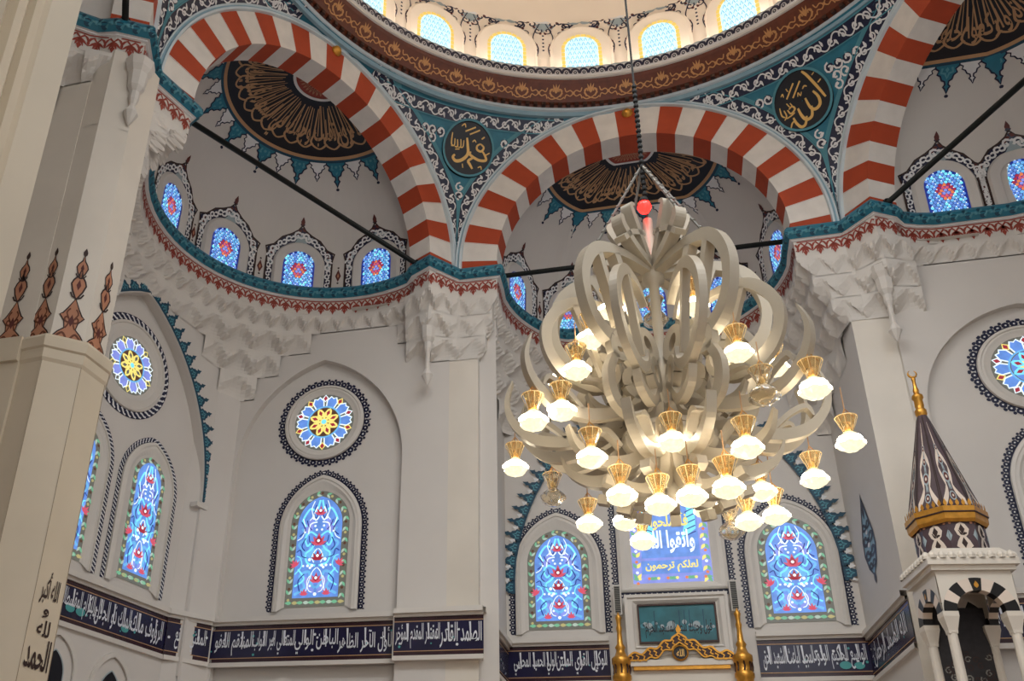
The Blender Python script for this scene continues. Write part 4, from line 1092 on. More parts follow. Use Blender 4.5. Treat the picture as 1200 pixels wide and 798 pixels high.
# ---- stained glass windows ---------------------------------------------------------------------------
def lancet_glass(mb, q, h, zb, spring, H, seed=0):   # q local (x about the axis, z)
    rim = pointed(0, h, H, spring, zb, 10); mb.poly(rim, 'g_olive', q, .012)
    inn = pointed(0, h*.76, H*.86, spring-.02, zb+.15, 10); mb.poly(inn, 'g_blue', q, .015)
    mid = Path2(pointed(0, h*.88, H*.93, spring-.01, zb+.02, 10)); n = max(8, round(mid.L/.19))
    for k in range(1, n):                           # leaf pairs round the border
        x, y, tx, ty = mid.at(mid.L*k/n); a = math.atan2(ty, tx)
        for sg, m in ((1, 'g_green'), (-1, 'g_leaf')): leaf(mb, sub(q, x, y, a-PI/2+sg*.55, .10), m, .42, .018, 0)
        mb.disc(x-tx*.09, y-ty*.09, .026, ('g_brown', 'g_straw')[k % 2], q, .017, 6)
    for k in range(5):
        x = (k-2)*h*.38; leaf(mb, sub(q, x, zb+.07, PI/2, .12), 'g_green', .5, .018, 0); leaf(mb, sub(q, x, zb+.07, -PI/2, .12), 'g_leaf' if k % 2 else 'g_straw', .5, .018, 0)
    w = h*.74; Ht = spring+H*.8-zb-.17; z0 = zb+.17
    def S(pts, m, wd, hh=.02):
        for sx in (-1, 1): mb.stroke(bez([(sx*x*w, z0+z*Ht) for x, z in pts], 6), wd, m, q, hh)
    for sx in (-1, 1):
        mb.poly([(sx*x*w, z0+z*Ht) for x, z in ((.05, .02), (.6, .1), (.55, .2), (.1, .16))], 'g_lav', q, .017); mb.poly([(sx*x*w, z0+z*Ht) for x, z in ((.3, .8), (.75, .7), (.6, .6), (.3, .66))], 'g_lav', q, .017)
        mb.poly([(sx*x*w, z0+z*Ht) for x, z in ((.1, .34), (.5, .4), (.4, .5), (.1, .46))], 'g_sky', q, .017)
    S([(.95, .02), (.5, .09), (.75, .2), (.35, .24), (.2, .12), (.02, .08)], 'g_sky', .045); S([(.95, .10), (.55, .17), (.85, .27)], 'g_cyan', .03, .022)
    S([(.08, .30), (.45, .33), (.55, .42), (.3, .47), (.1, .56)], 'g_cyan', .035); S([(.95, .34), (.6, .42), (.9, .52), (.55, .58), (.8, .68)], 'g_sky', .04)
    S([(.1, .60), (.4, .64), (.62, .58), (.5, .5), (.35, .53)], 'g_cyan', .032, .022); S([(.12, .74), (.42, .72), (.5, .62)], 'g_white', .022, .022)
    S([(.05, .97), (.2, .86), (.5, .88), (.8, .76), (.6, .70)], 'g_cyan', .035); S([(.05, .80), (.2, .76), (.3, .82), (.15, .9)], 'g_white', .022, .022); S([(.9, .6), (.65, .66), (.85, .75)], 'g_deep', .02, .024)
    S([(.7, .05), (.8, .15), (.55, .22)], 'g_deep', .018, .024); S([(.6, .45), (.75, .5), (.6, .58)], 'g_deep', .018, .024)
    S([(.02, .28), (.18, .24), (.3, .16), (.45, .02)], 'g_white', .014, .023); S([(.98, .22), (.7, .30), (.78, .38), (.95, .40)], 'g_cyan', .02, .022); S([(.02, .47), (.15, .44), (.25, .38), (.15, .33)], 'g_white', .016, .024)
    S([(.98, .56), (.75, .60), (.68, .70), (.78, .78)], 'g_white', .014, .023); S([(.3, .96), (.42, .88), (.35, .80), (.48, .76)], 'g_white', .014, .023); S([(.98, .44), (.8, .46), (.72, .40), (.5, .38)], 'g_deep', .016, .021)
    S([(.15, .04), (.3, .06), (.4, .14), (.3, .2)], 'g_white', .014, .023); S([(.22, .92), (.3, .84), (.2, .78), (.1, .84)], 'g_deep', .016, .022); S([(.35, .66), (.5, .70), (.6, .76)], 'g_deep', .016, .022); S([(.2, .5), (.4, .54), (.45, .6)], 'g_deep', .015, .022)
    for x, z, r in ((0, .02, .03), (.22, .3, .028), (.35, .36, .03), (.3, .28, .025), (.42, .3, .025), (.2, .7, .022), (.3, .78, .024), (.12, .66, .022), (.62, .3, .02), (.66, .64, .02), (.25, .1, .022)):
        for sx in (-1, 1): mb.disc(sx*x*w, z0+z*Ht, r, 'g_white', q, .026, 6)
    for z, s_ in ((.84, .11), (.53, .15), (.38, .12), (.16, .12)):   # red flowers on the axis
        palmette(mb, sub(q, 0, z0+z*Ht-.05, 0, s_*1.5), 'g_pink' if z != .38 else 'g_red', .026, 5); leaf(mb, sub(q, 0, z0+z*Ht-.03, 0, s_), 'g_red', .8, .028, 0); mb.disc(0, z0+z*Ht+.03, .028, 'g_white', q, .030, 6)
    for sx in (-1, 1):
        palmette(mb, sub(q, sx*w*.95, z0+.30*Ht, -sx*.6, .14), 'g_pink', .026, 5); palmette(mb, sub(q, sx*w*.5, z0+.01*Ht, 0, .12), 'g_pink', .026, 5)
def lancet(mp, x, zb, ztop, half, gh, gzb, gtop, label, border='bead', bw=.10):
    q = sub(mp, x, 0); e = window(label, q(0, zb)); H = half*1.28; gH = gh*1.12
    O = pointed(0, half-.03, H, ztop-H, zb, 12); A = pointed(0, half-.07, H*.95, ztop-H-.02, zb, 12); Bq = pointed(0, half-.12, H*.90, ztop-H-.03, zb, 12); C = pointed(0, gh+.06, gH+.04, gtop-gH, gzb-.03, 12); G = pointed(0, gh, gH, gtop-gH, gzb, 12)
    m = MB(); bridge(m, [(O, 0), (O, .03), (A, .05), (A, .035), (Bq, .045), (C, .02), (G, .012)], q, 'stone_trim', False); part(m, 'frame', e)
    m = MB(); lancet_glass(m, q, gh, gzb, gtop-gH, gH); part(m, 'stained_glass', e)
    m = MB(); pa = Path2(pointed(0, half-.02, H, ztop-H, zb, 14)); qq = pa.map(q, 1)
    (bead_band if border == 'bead' else chain_band)(m, qq, pa.L, bw, 'navy', 'white_paint', .006); part(m, 'painted_border', e)
lancet(back_map, -5.62, 5.9, 8.30, .76, .52, 5.97, 8.0, 'tall stained glass lancet in the back wall, directly under the round window')
lancet(apse, -1.89, 5.97, 8.20, .79, .54, 6.05, 7.87, 'tall lancet of stained glass in the apse, left of the lettered window')
lancet(apse, 2.0, 5.97, 8.20, .76, .53, 6.05, 7.87, 'tall lancet of stained glass in the apse, right of the lettered window')
lancet(left_map, 1.28, 5.88, 8.37, .62, .36, 5.97, 8.08, 'narrow-looking lancet of stained glass on the left wall, right of its neighbour', 'chain', .085)
lancet(left_map, -.20, 5.88, 8.37, .62, .36, 5.97, 8.08, 'lancet of stained glass half hidden by the marble pier at the left', 'chain', .085)
def rose_window(mp, x, z, R, g, label, border, cols):
    q = sub(mp, x, z); e = window(label, q(0, 0)); c = lambda r: circle(0, 0, r)
    m = MB(); bridge(m, [(c(R-.06), 0), (c(R-.07), .04), (c(R-.11), .05), (c(R-.12), .03), (c(g+.10), .04), (c(g+.06), .025), (c(g), .012)], q, 'stone_trim'); part(m, 'frame', e)
    m = MB(); m.poly(c(g), 'g_olive', q, .012)
    for k in range(10):
        a = 2*PI*k/10; r2 = sub(q, g*.70*cos(a), g*.70*sin(a), a-PI/2, g*.42)
        m.poly([(-.30, -.42), (.30, -.42), (.44, .15), (.22, .55), (0, .42), (-.22, .55), (-.44, .15)], cols[0], r2, .016); m.stroke([(-.30, -.42), (-.44, .15), (-.22, .55), (0, .42), (.22, .55), (.44, .15), (.30, -.42)], .10, 'g_white', r2, .018)
        a += PI/10; r2 = sub(q, g*.86*cos(a), g*.86*sin(a), a-PI/2, g*.20)
        m.poly([(-.45, 0), (0, -.6), (.45, 0), (0, .6)], cols[2], r2, .020); m.stroke([(-.45, 0), (0, -.6), (.45, 0), (0, .6)], .2, 'g_yellow' if k % 2 else 'g_white', r2, .022, True)
    m.stroke(c(g*.55), g*.05, 'g_sky', q, .021, True)
    m.poly(c(g*.5), 'g_brown' if cols[1] == 'g_yellow' else 'g_blue', q, .020)
    for k in range(8):
        a = 2*PI*k/8+PI/8; r2 = sub(q, g*.34*cos(a), g*.34*sin(a), a-PI/2, g*.3)
        m.poly([(-.42, -.1), (-.2, -.55), (.2, -.55), (.42, -.1), (.25, .4), (0, .6), (-.25, .4)], cols[1], r2, .022); m.poly([(-.2, 0), (0, -.4), (.2, 0), (0, .35)], cols[2], r2, .025)
        leaf(m, sub(q, 0, 0, a+PI/8, g*.30), 'g_yellow', .3, .026, 0)
    m.disc(0, 0, g*.09, 'g_cyan', q, .030, 8); part(m, 'stained_glass', e)
    m = MB(); pa = Path2(c(R-.07), True); qq = pa.map(q, -1)
    (bead_band if border == 'bead' else chain_band)(m, qq, pa.L, .125 if border == 'bead' else .13, 'navy', 'white_paint', .006); part(m, 'painted_border', e)
rose_window(back_map, -5.69, 9.33, .80, .55, 'round window of coloured glass in the back wall, above the lancet left of the pier', 'bead', ('g_blue', 'g_yellow', 'g_red'))
rose_window(left_map, .47, 9.42, .84, .50, 'round coloured glass window on the left wall, seen at a slant beside the marble pier', 'chain', ('g_lav', 'g_yellow', 'g_olive'))
rose_window(back_map, 5.43, 9.20, .78, .53, 'round window of coloured glass cut by the right edge, right of the pulpit spire', 'bead', ('g_blue', 'g_cyan', 'g_red'))
lancet(back_map, 5.50, 5.9, 8.30, .76, .52, 5.97, 8.0, 'stained glass lancet at the right edge, only a sliver of beaded border in view')
# lettered window in the middle of the apse
q = sub(apse, .055, 0); e = window('tall window with yellow and white lettering in the middle of the apse, behind the chandelier', q(0, 6.6))
gh, gz0, gz1 = .66, 6.80, 8.95
rect = lambda h, z0, zs, H: pointed(0, h, H, zs, z0, 12)
m = MB(); bridge(m, [(rect(.90, 6.66, 8.7, .95), 0), (rect(.90, 6.66, 8.7, .95), .03), (rect(.85, 6.69, 8.7, .9), .05), (rect(.78, 6.72, 8.65, .85), .05), (rect(gh+.04, 6.77, 8.55, .7), .02), (rect(gh, gz0, 8.5, .66), .012)], q, 'stone_trim', True); part(m, 'frame', e)
m = MB(); m.poly(rect(gh, gz0, 8.5, .66), 'g_lav', q, .012); 
inn = [(-gh*.76, gz0+.16), (gh*.76, gz0+.16), (gh*.76, gz0+.40), (-gh*.76, gz0+.40)]; m.poly(inn, 'g_blue', q, .015)
m.poly([(-gh*.74, gz0+.45), (gh*.74, gz0+.45), (gh*.74, 8.35), (0, 8.95), (-gh*.74, 8.35)], 'g_blue', q, .015)
for sx in (-1, 1):
    m.poly([(sx*.20, 7.55), (sx*.46, 7.75), (sx*.48, 8.4), (sx*.2, 8.75), (sx*.34, 8.1)], 'g_cyan', q, .017)
    for k in range(8): m.stroke([(sx*(.26+.01*k), 7.62+k*.11), (sx*.46, 7.70+k*.11)], .018, 'g_deep', q, .019)
pa = Path2(rect(gh*.88, gz0+.08, 8.5, .58)); n = 26
for k in range(n+1):
    x, y, tx, ty = pa.at(pa.L*k/n); a = math.atan2(ty, tx)
    for sg, mm_ in ((1, 'g_green'), (-1, 'g_yellow')): leaf(m, sub(q, x, y, a-PI/2+sg*.6, .12), mm_, .5, .018, 0)
    m.disc(x-tx*.08, y-ty*.08, .028, ('g_orange', 'g_white')[k % 2], q, .018, 6)
for k in range(8):
    x = (k-3.5)*.155; leaf(m, sub(q, x, gz0+.08, (k % 2)*PI+PI/2, .12), 'g_green', .5, .018, 0); m.disc(x, gz0+.08, .028, 'g_orange' if k % 2 else 'g_yellow', q, .020, 6)
fit_text(m, 'لعلكم ترحمون', q, -.44, .44, gz0+.18, gz0+.39, 'g_yellow', .022, .03)
fit_text(m, 'واتقوا الله', q, -.40, .42, gz0+.52, gz0+.95, 'g_white', .022, .03); fit_text(m, 'فأصلحوا', q, -.30, .34, gz0+.95, gz0+1.3, 'g_yellow', .022, .03); fit_text(m, 'إخوة', q, -.2, .2, gz0+1.4, gz0+1.8, 'g_yellow', .022, .03)
part(m, 'stained_glass', e)
m = MB(); pa = Path2(rect(.91, 6.65, 8.7, .96), True); qq = pa.map(q, 1); bead_band(m, qq, pa.L, .10, 'navy', 'white_paint', .006); part(m, 'painted_border', e)

# ================================================================== PRAYER NICHE
mx0 = .055
e = tag(empty('prayer_niche', (mx0, 7.9, 0)), 'white marble prayer niche top with a gilt carved crest, below the lettered window', 'prayer niche')
nm_ = plane_map((mx0, 7.78, 0), (1, 0, 0), (0, -1, 0))
mb = MB()
mb.box((mx0, 7.91, 3.26), (1.66, .26, 6.52), 'marble'); 
for hw, z0, z1, h0, h1 in ((.70, 5.62, 6.44, 0, .03),):
    Q1 = [(-.83, 5.50), (.83, 5.50), (.83, 6.52), (-.83, 6.52)]; Q2 = [(-.78, 5.55), (.78, 5.55), (.78, 6.47), (-.78, 6.47)]; Q3 = [(-.70, 5.62), (.70, 5.62), (.70, 6.41), (-.70, 6.41)]; Q4 = [(-.66, 5.66), (.66, 5.66), (.66, 6.37), (-.66, 6.37)]
    bridge(mb, [(Q1, 0), (Q1, .05), (Q2, .05), (Q2, .02), (Q3, .02), (Q3, .045), (Q4, .01)], nm_, 'stone_trim')
part(mb, 'marble_surround', e)
mb = MB(); mb.box((mx0, 7.74, 5.36), (1.62, .10, .10), 'marble'); mb.box((mx0, 7.75, 5.28), (1.5, .08, .06), 'gold_metal'); part(mb, 'lintel', e)
mb = MB(); q = lambda x, z, h=0: nm_(x, z, h+.03)
def crest_top(x): a = abs(x); return 5.44+.34*(max(0, 1-a/.85))**1.8+.03*math.cos(a*26)*(1 if a > .12 else 0)
xs = [-.82+1.64*k/80 for k in range(81)]
top = [(x, crest_top(x)+.05) for x in xs]; bot = [(x, max(5.40, crest_top(x)-.10)) for x in xs]
mb.grid([[q(x, z, 0) for x, z in bot], [q(x, z, .07) for x, z in bot], [q(x, z, .07) for x, z in top], [q(x, z, 0) for x, z in top]], 'brown_dark')
mb.stroke(top, .03, 'gold_metal', q, .08); mb.stroke(bot, .022, 'gold_metal', q, .08)
for k in range(17):
    x = -.76+1.52*k/16; z = crest_top(x)-.03
    mb.stroke([(x-.035, z+.05), (x+.01, z+.02), (x-.01, z-.02), (x+.035, z-.05)], .022, 'gold_metal', q, .085)
leaf(mb, sub(q, 0, 5.82, 0, .16), 'gold_metal', .5, .06, 0)
part(mb, 'carved_crest', e)
mb = MB(); 
mb.band(circle(0, 5.50, .13, 24)+circle(0, 5.50, .13, 1), circle(0, 5.50, .105, 24)+circle(0, 5.5, .105, 1), 'gold_metal', q, .10, .12); mb.disc(0, 5.50, .108, 'navy_deep', q, .10, 24); fit_text(mb, 'الله', q, -.06, .06, 5.44, 5.56, 'gold_letter', .104, .02)
part(mb, 'crest_roundel', e)
for sx in (-1, 1):
    mb = MB(); prof = [(.13, 4.6), (.13, 5.05), (.15, 5.08), (.15, 5.14), (.125, 5.17), (.12, 5.30), (.15, 5.33), (.15, 5.42), (.10, 5.46), (.075, 5.52), (.065, 5.56), (.085, 5.60), (.05, 5.66), (.038, 5.85), (.05, 5.92), (.035, 5.97), (.04, 6.05), (.055, 6.10), (.02, 6.16), (.003, 6.2)]
    mb.lathe(prof, (mx0+sx*.94, 7.62, 0), 'gold_metal', 16); 
    for k in range(8):
        a = 2*PI*k/8; x, y = mx0+sx*.94+.128*cos(a), 7.62+.128*sin(a); mb.tube([(x, y, 5.17), (x+.01, y, 5.24), (x, y, 5.32)], .014, 'brown_dark', 4)
    part(mb, 'gilt_colonnette', e, True)
e = tag(empty('tile_picture', (mx0, 7.77, 6.01)), 'teal tile picture with dark lettering and minaret skyline, framed above the prayer niche', 'picture')
pq = plane_map((mx0, 7.765, 6.015), (1, 0, 0), (0, -1, 0))
mb = MB(); r1 = [(-.63, -.33), (.63, -.33), (.63, .33), (-.63, .33)]; r2 = [(-.60, -.30), (.60, -.30), (.60, .30), (-.60, .30)]
bridge(mb, [(r1, 0), (r1, .04), (r2, .04), (r2, .012)], pq, 'brown_dark'); part(mb, 'frame', e)
mb = MB(); mb.poly(r2, 'picture_teal', pq, .012)
rnd = random.Random(5)
for k in range(26): 
    x = -.56+1.12*k/25; z = rnd.uniform(-.12, .02); mb.disc(x, z, rnd.uniform(.02, .045), 'grey_paint' if k % 2 else 'teal_light', pq, .014, 7)
for x in (-.36, .04, .12, .2, .42): mb.stroke([(x, -.1), (x, .22)], .012, 'teal_dark', pq, .015)
for x, r in ((-.1, .07), (.3, .06), (-.45, .05)): mb.disc(x, -.03, r, 'grey_paint', pq, .0145, 12)
fit_text(mb, 'فول وجهك شطر المسجد الحرام', pq, -.52, .54, -.24, .05, 'navy_deep', .018, .014); part(mb, 'tile_panel', e)
for sx, z, lab in ((-1, 6.46, 'grey column loudspeaker above the gilt colonnette left of the tile picture'), (1, 6.46, 'grey column loudspeaker above the gilt colonnette right of the tile picture')):
    x = mx0+sx*.94; e = tag(empty('column_speaker', (x, 7.9, z-.26)), lab, 'speaker', 'column speakers beside the tile picture')
    mb = MB(); mb.box((x, 7.86, z), (.13, .16, .52), 'stone_trim'); mb.box((x, 7.95, z), (.06, .2, .1), 'stone_trim'); part(mb, 'cabinet', e)
    mb = MB(); mb.box((x, 7.775, z), (.095, .02, .47), 'speaker_grey')
    for k in range(14): mb.box((x, 7.763, z-.21+k*.032), (.085, .01, .012), 'iron_dark')
    part(mb, 'grille', e)

# ================================================================== PULPIT
MC = Vector((3.44, 4.50, 0)); MROT = Matrix.Translation(MC) @ Matrix.Rotation(rad(7), 4, 'Z')
e = tag(empty('pulpit', MC), 'marble pulpit with a dark patterned spire and gold finial at the lower right', 'pulpit')
def ML(x, y, z): return MROT @ Vector((x, y, z))
def mprism(mb, poly, z0, z1, m): mb.prism([tuple(ML(x, y, 0)[:2]) for x, y in poly], z0, z1, m)
HWm, HDm = .43, .40
def rectp(w, d): return [(-w, -d), (w, -d), (w, d), (-w, d)]
def oct8(r): return [(r*cos(PI/8+k*PI/4), r*sin(PI/8+k*PI/4)) for k in range(8)]
def oloft(mb, prof, m, n=8):
    mb.grid([[ML(r/cos(PI/8)*cos(PI/8+k*PI/4), r/cos(PI/8)*sin(PI/8+k*PI/4), z) for k in range(8)] for r, z in prof], m, True)
def oface(r0, z0, r1, z1, k):                      # map on face k of an octagonal frustum: u across in [-1,1] (half width), v 0..1 up
    a = k*PI/4; n = Vector((cos(a), sin(a), 0)); t = Vector((-sin(a), cos(a), 0)); tn = math.tan(PI/8)
    def f(u, v, h=0):
        r = r0+(r1-r0)*v; p = n*(r+h)+t*(u*r*tn); return ML(p.x, p.y, z0+(z1-z0)*v)
    return f
mb = MB(); oloft(mb, [(.40, 6.42), (.055, 7.88), (.003, 7.9)], 'minbar_purple')
for k in range(8):
    f = oface(.40, 6.42, .055, 7.88, k)
    for sx in (-1, 1): mb.stroke([(sx*.93, .0), (sx*.93, .5), (sx*.9, .97)], [.10, .12, .25], 'ink_dark', f, .004)
    mb.stroke(bez([(-.8, .02), (-.25, .20), (-.55, .42), (0, .62), (0, .9)], 6), .10, 'minbar_cream', f, .006); mb.stroke(bez([(.8, .02), (.25, .20), (.55, .42), (0, .62), (0, .9)], 6), .10, 'minbar_cream', f, .006)
    for v, s_ in ((.10, .25), (.30, .33), (.48, .26), (.62, .22)):
        mb.disc(0, v, s_, 'grey_paint', f, .005, 10, s_*.20); mb.disc(0, v, s_*.7, 'maroon', f, .007, 8, s_*.14); mb.disc(0, v, s_*.3, 'minbar_cream', f, .009, 6, s_*.06)
    for v in (.2, .4, .56): 
        for sx in (-1, 1): leaf(mb, sub(f, 0, v, sx*1.2, .3, 1, .12), 'grey_paint', .4, .006)
part(mb, 'spire', e)
mb = MB(); mb.lathe([(.055, 7.86), (.075, 7.90), (.075, 7.96), (.05, 7.99), (.06, 8.03), (.055, 8.12), (.075, 8.15), (.07, 8.19), (.035, 8.22), (.04, 8.27), (.025, 8.33), (.022, 8.42), (.03, 8.45), (.008, 8.48)], (MC.x, MC.y, 0), 'gold_metal', 14)
cr = [ML(.055*cos(a), 0, 8.535+.055*sin(a)) for a in [rad(d) for d in range(-240, 61, 15)]]
mb.tube(cr, [.004+.012*sin(PI*i/(len(cr)-1)) for i in range(len(cr))], 'gold_metal', 6); part(mb, 'finial', e, True)
mb = MB(); oloft(mb, [(.40, 6.20), (.425, 6.24), (.43, 6.32), (.44, 6.33), (.44, 6.40), (.40, 6.42)], 'gold_metal'); oloft(mb, [(.434, 6.315), (.441, 6.32), (.441, 6.335)], 'brown_dark')
for k in range(8):
    f = oface(.43, 6.40, .43, 6.50, k)
    for j in range(5): leaf(mb, sub(f, -.8+.4*j, 0, 0, .36, 1, 1.0), 'gold_metal', .7, .0, 0)
part(mb, 'gold_crown', e)
mb = MB(); oloft(mb, [(.375, 5.84), (.375, 6.22)], 'minbar_purple')
for k in range(8):
    f = oface(.375, 5.84, .375, 6.22, k)
    for u in (0, ):
        L = [(0, .95), (.32, .88), (.55, .70), (.40, .52), (.22, .45), (.45, .3), (.62, .12), (.3, .02), (0, .0)]; L = L+[(-a, b_) for a, b_ in reversed(L[1:-1])]
        mb.poly(L, 'minbar_cream', f, .005); mb.poly([(0, .88), (.22, .70), (0, .52), (-.22, .70)], 'ink_dark', f, .008); mb.poly([(0, .42), (.22, .22), (0, .05), (-.22, .22)], 'ink_dark', f, .008)
        for sx in (-1, 1):
            leaf(mb, sub(f, 0, .5, sx*1.2, .35), 'ink_dark', .25, .008); mb.poly([(sx, .3), (sx*.78, .5), (sx, .7)], 'grey_paint', f, .005); mb.disc(sx*.8, .92, .12, 'pale_copper', f, .006, 6, .04)
part(mb, 'drum', e)
mb = MB()                                          # roof with a crenellated edge
for (w, d, z0, z1) in ((HWm+.0, HDm+.0, 5.50, 5.56), (HWm+.05, HDm+.05, 5.56, 5.62), (HWm+.09, HDm+.09, 5.62, 5.70)): mprism(mb, rectp(w, d), z0, z1, 'marble')
mb.grid([[ML(x, y, 5.70) for x, y in rectp(HWm+.09, HDm+.09)], [ML(x, y, 5.86) for x, y in rectp(.38, .38)]], 'marble', True)
for sd in range(4):
    for j in range(9):
        s_ = -1+2*(j+.5)/9; w, d = HWm+.07, HDm+.07
        x, y = ((s_*w, -d), (w, s_*d), (s_*w, d), (-w, s_*d))[sd]
        mb.lathe([(.045, 0), (.05, .04), (.035, .075), (.003, .10)], ML(x, y, 5.70), 'marble', 8)
part(mb, 'roof', e)
def pulpit_side(rot, w, d):                        # an arched face of the canopy, black and white voussoirs
    R_ = MROT @ Matrix.Rotation(rot, 4, 'Z')
    mp = lambda x, z, h=0: R_ @ Vector((x, -d-h, z))
    mb = MB(); ri, ro, zc = w-.15, w-.15+.17, 5.06
    ri = w-.16; ro = ri+.15
    n = 9
    for k in range(n):
        A = [(ri*cos(PI*(k+j/4)/n), zc+ri*.95*sin(PI*(k+j/4)/n)) for j in range(5)]; Bq = [(ro*cos(PI*(k+j/4)/n), zc+ro*.98*sin(PI*(k+j/4)/n)) for j in range(5)]
        m = 'black_marble' if k % 2 == 0 else 'minbar_cream'
        mb.band(A, Bq, m, mp, .012); mb.grid([[mp(*p, .012) for p in A], [mp(*p, -.10) for p in A]], m)
    A = [(ro*cos(PI*j/24), zc+ro*.98*sin(PI*j/24)) for j in range(25)]
    mb.band(A, [(max(-w, min(w, p[0]*1.6)), 5.52) for p in A], 'marble', mp, .008)
    for sx in (-1, 1): mb.poly([(sx*ro, zc), (sx*w, zc), (sx*w, 5.52), (sx*ro*1.0, 5.3)][:3]+[(sx*w, 5.52)], 'marble', mp, .006); mb.poly([(sx*(ri-.0), zc-.06), (sx*w, zc-.06), (sx*w, zc), (sx*ri, zc)], 'marble', mp, .008)
    leaf(mb, sub(mp, 0, zc+ri*.97+.02, 0, .09), 'gold_metal', .6, .016, 0)
    return mb
for rot, w, d in ((0, HWm, HDm), (-PI/2, HDm, HWm), (PI/2, HDm, HWm), (PI, HWm, HDm)): part(pulpit_side(rot, w, d), 'canopy_arch', e)
for sx in (-1, 1):
    for sy in (-1, 1):
        mb = MB(); p = ML(sx*(HWm-.075), sy*(HDm-.075), 0)
        mb.lathe([(.058, 0), (.058, 3.2), (.055, 4.8), (.062, 4.82), (.05, 4.83)], p, 'marble', 14)
        M = Matrix.Translation(p) @ Matrix.Rotation(rad(7), 4, 'Z')
        mb.grid([[M @ Vector((r*x, r*y, z)) for x, y in ((-1, -1), (1, -1), (1, 1), (-1, 1))] for r, z in ((.05, 4.80), (.055, 4.85), (.085, 4.98), (.09, 5.0), (.09, 5.06), (.0, 5.06))], 'marble', True)
        part(mb, 'column', e)
mb = MB(); mprism(mb, rectp(HWm-.02, HDm-.02), 2.2, 2.35, 'marble'); mprism(mb, rectp(HWm, HDm), 0, 2.2, 'marble'); part(mb, 'platform', e)
mb = MB(); mprism(mb, [(-.32, .30), (.32, .30), (.32, .34), (-.32, .34)], 2.35, 5.3, 'dark_panel')
bk = lambda x, z, h=0: ML(x, .30-h, z)
rnd = random.Random(2)
for k in range(90):
    x, z = rnd.uniform(-.28, .28), rnd.uniform(3.4, 4.75); spiral(mb, sub(bk, x, z, rnd.uniform(0, 6), .09), 'ink_dark' if k % 3 else 'speaker_grey', .2, 1.1, .004, 8)
part(mb, 'back_panel', e)

# ================================================================== TIE RODS
def rod(a, b_, label):
    o = tag(empty('tie_rod', a), label, 'tie rod', 'black iron tie rods across the arches'); mb = MB(); mb.tube([a, b_], .045, 'iron_dark', 8); part(mb, 'bar', o, True)
    mb = MB()
    d = (Vector(b_)-Vector(a)).normalized()
    for p, s_ in ((Vector(a), 1), (Vector(b_), -1)): mb = MB(); mb.tube([p-d*s_*.12, p+d*s_*.06], .075, 'iron_dark', 8); part(mb, 'end_collar', o)
def arch_rod(b, k, z, lab, cut=0):
    a = b.n*(b.ap+k)+b.t*(b.lat+b.rin-cut); c = b.n*(b.ap+k)+b.t*(b.lat-b.rin); rod((a.x, a.y, HC+z), (c.x, c.y, HC+z), lab)
arch_rod(BA, .30, .20, 'black iron rod slanting across the left half dome in front of its windows')
arch_rod(BB, .30, .20, 'black iron rod running behind the top of the chandelier')
arch_rod(BC, .30, .25, 'black iron rod at the right edge crossing a blue window')
arch_rod(BF, .30, .2, 'black iron rod seen end-on at the upper left in front of a striped arch', .75)

# ================================================================== CHANDELIER
CH = tag(empty('chandelier', (0, 0, 4.6)), 'huge pearl-white chandelier of curling calligraphic arms hung with small glass lamps', 'chandelier')
SW = 1.0
def plate(mb, stroke_, az, t, m='pearl_metal', tw=0):
    pts = bez([s_[:2] for s_ in stroke_], 6); ws = [w*SW for (w,) in bez([(s_[2],) for s_ in stroke_], 6)]
    er, ea = Vector((cos(az), sin(az), 0)), Vector((-sin(az), cos(az), 0)); n = len(pts); rows = []
    for i, p in enumerate(pts):
        a, b_ = pts[max(i-1, 0)], pts[min(i+1, n-1)]; tx, ty = b_[0]-a[0], b_[1]-a[1]; L = math.hypot(tx, ty) or 1; nx, ny = -ty/L*ws[i]/2, tx/L*ws[i]/2
        P = lambda x, z, y: er*x + Z3*z + ea*y
        rows.append([P(p[0]+nx, p[1]+ny, -t/2), P(p[0]+nx, p[1]+ny, t/2), P(p[0]-nx, p[1]-ny, t/2), P(p[0]-nx, p[1]-ny, -t/2)])
    mb.grid(rows, m, True)
    o = len(mb.v)-4*n; k = mb.mi(m); mb.f += [(o, o+1, o+2, o+3), (o+4*n-1, o+4*n-2, o+4*n-3, o+4*n-4)]; mb.m += [k, k]
def oval(r, z, a, b_, w, rot=0):
    out = []
    for k in range(13):
        x, y = a*cos(2*PI*k/12), b_*sin(2*PI*k/12); out.append((r+x*cos(rot)-y*sin(rot), z+x*sin(rot)+y*cos(rot), w))
    return out
UP = [[(.08, 7.58, .06), (.50, 7.61, .10), (.86, 7.50, .13), (1.03, 7.20, .11), (1.02, 6.88, .10), (.88, 6.62, .13), (.62, 6.50, .13), (.44, 6.62, .07), (.42, 6.80, .03)], [(.58, 7.56, .08), (.44, 7.2, .07), (.30, 6.85, .05)], [(.82, 7.46, .07), (.71, 7.1, .06), (.60, 6.72, .05)], oval(.24, 6.62, .09, .14, .09, -.4)]
MD = [[(.40, 6.95, .03), (.62, 7.08, .08), (.95, 7.05, .11), (1.16, 6.80, .11), (1.17, 6.50, .10), (1.0, 6.25, .13), (.72, 6.14, .13), (.50, 6.25, .07), (.48, 6.42, .03)], [(.88, 7.04, .07), (.75, 6.66, .06), (.62, 6.28, .05)], oval(.30, 6.24, .09, .13, .09, -.4), [(.28, 6.10, .06), (.42, 5.90, .10), (.68, 5.92, .08), (.80, 6.06, .02)]]
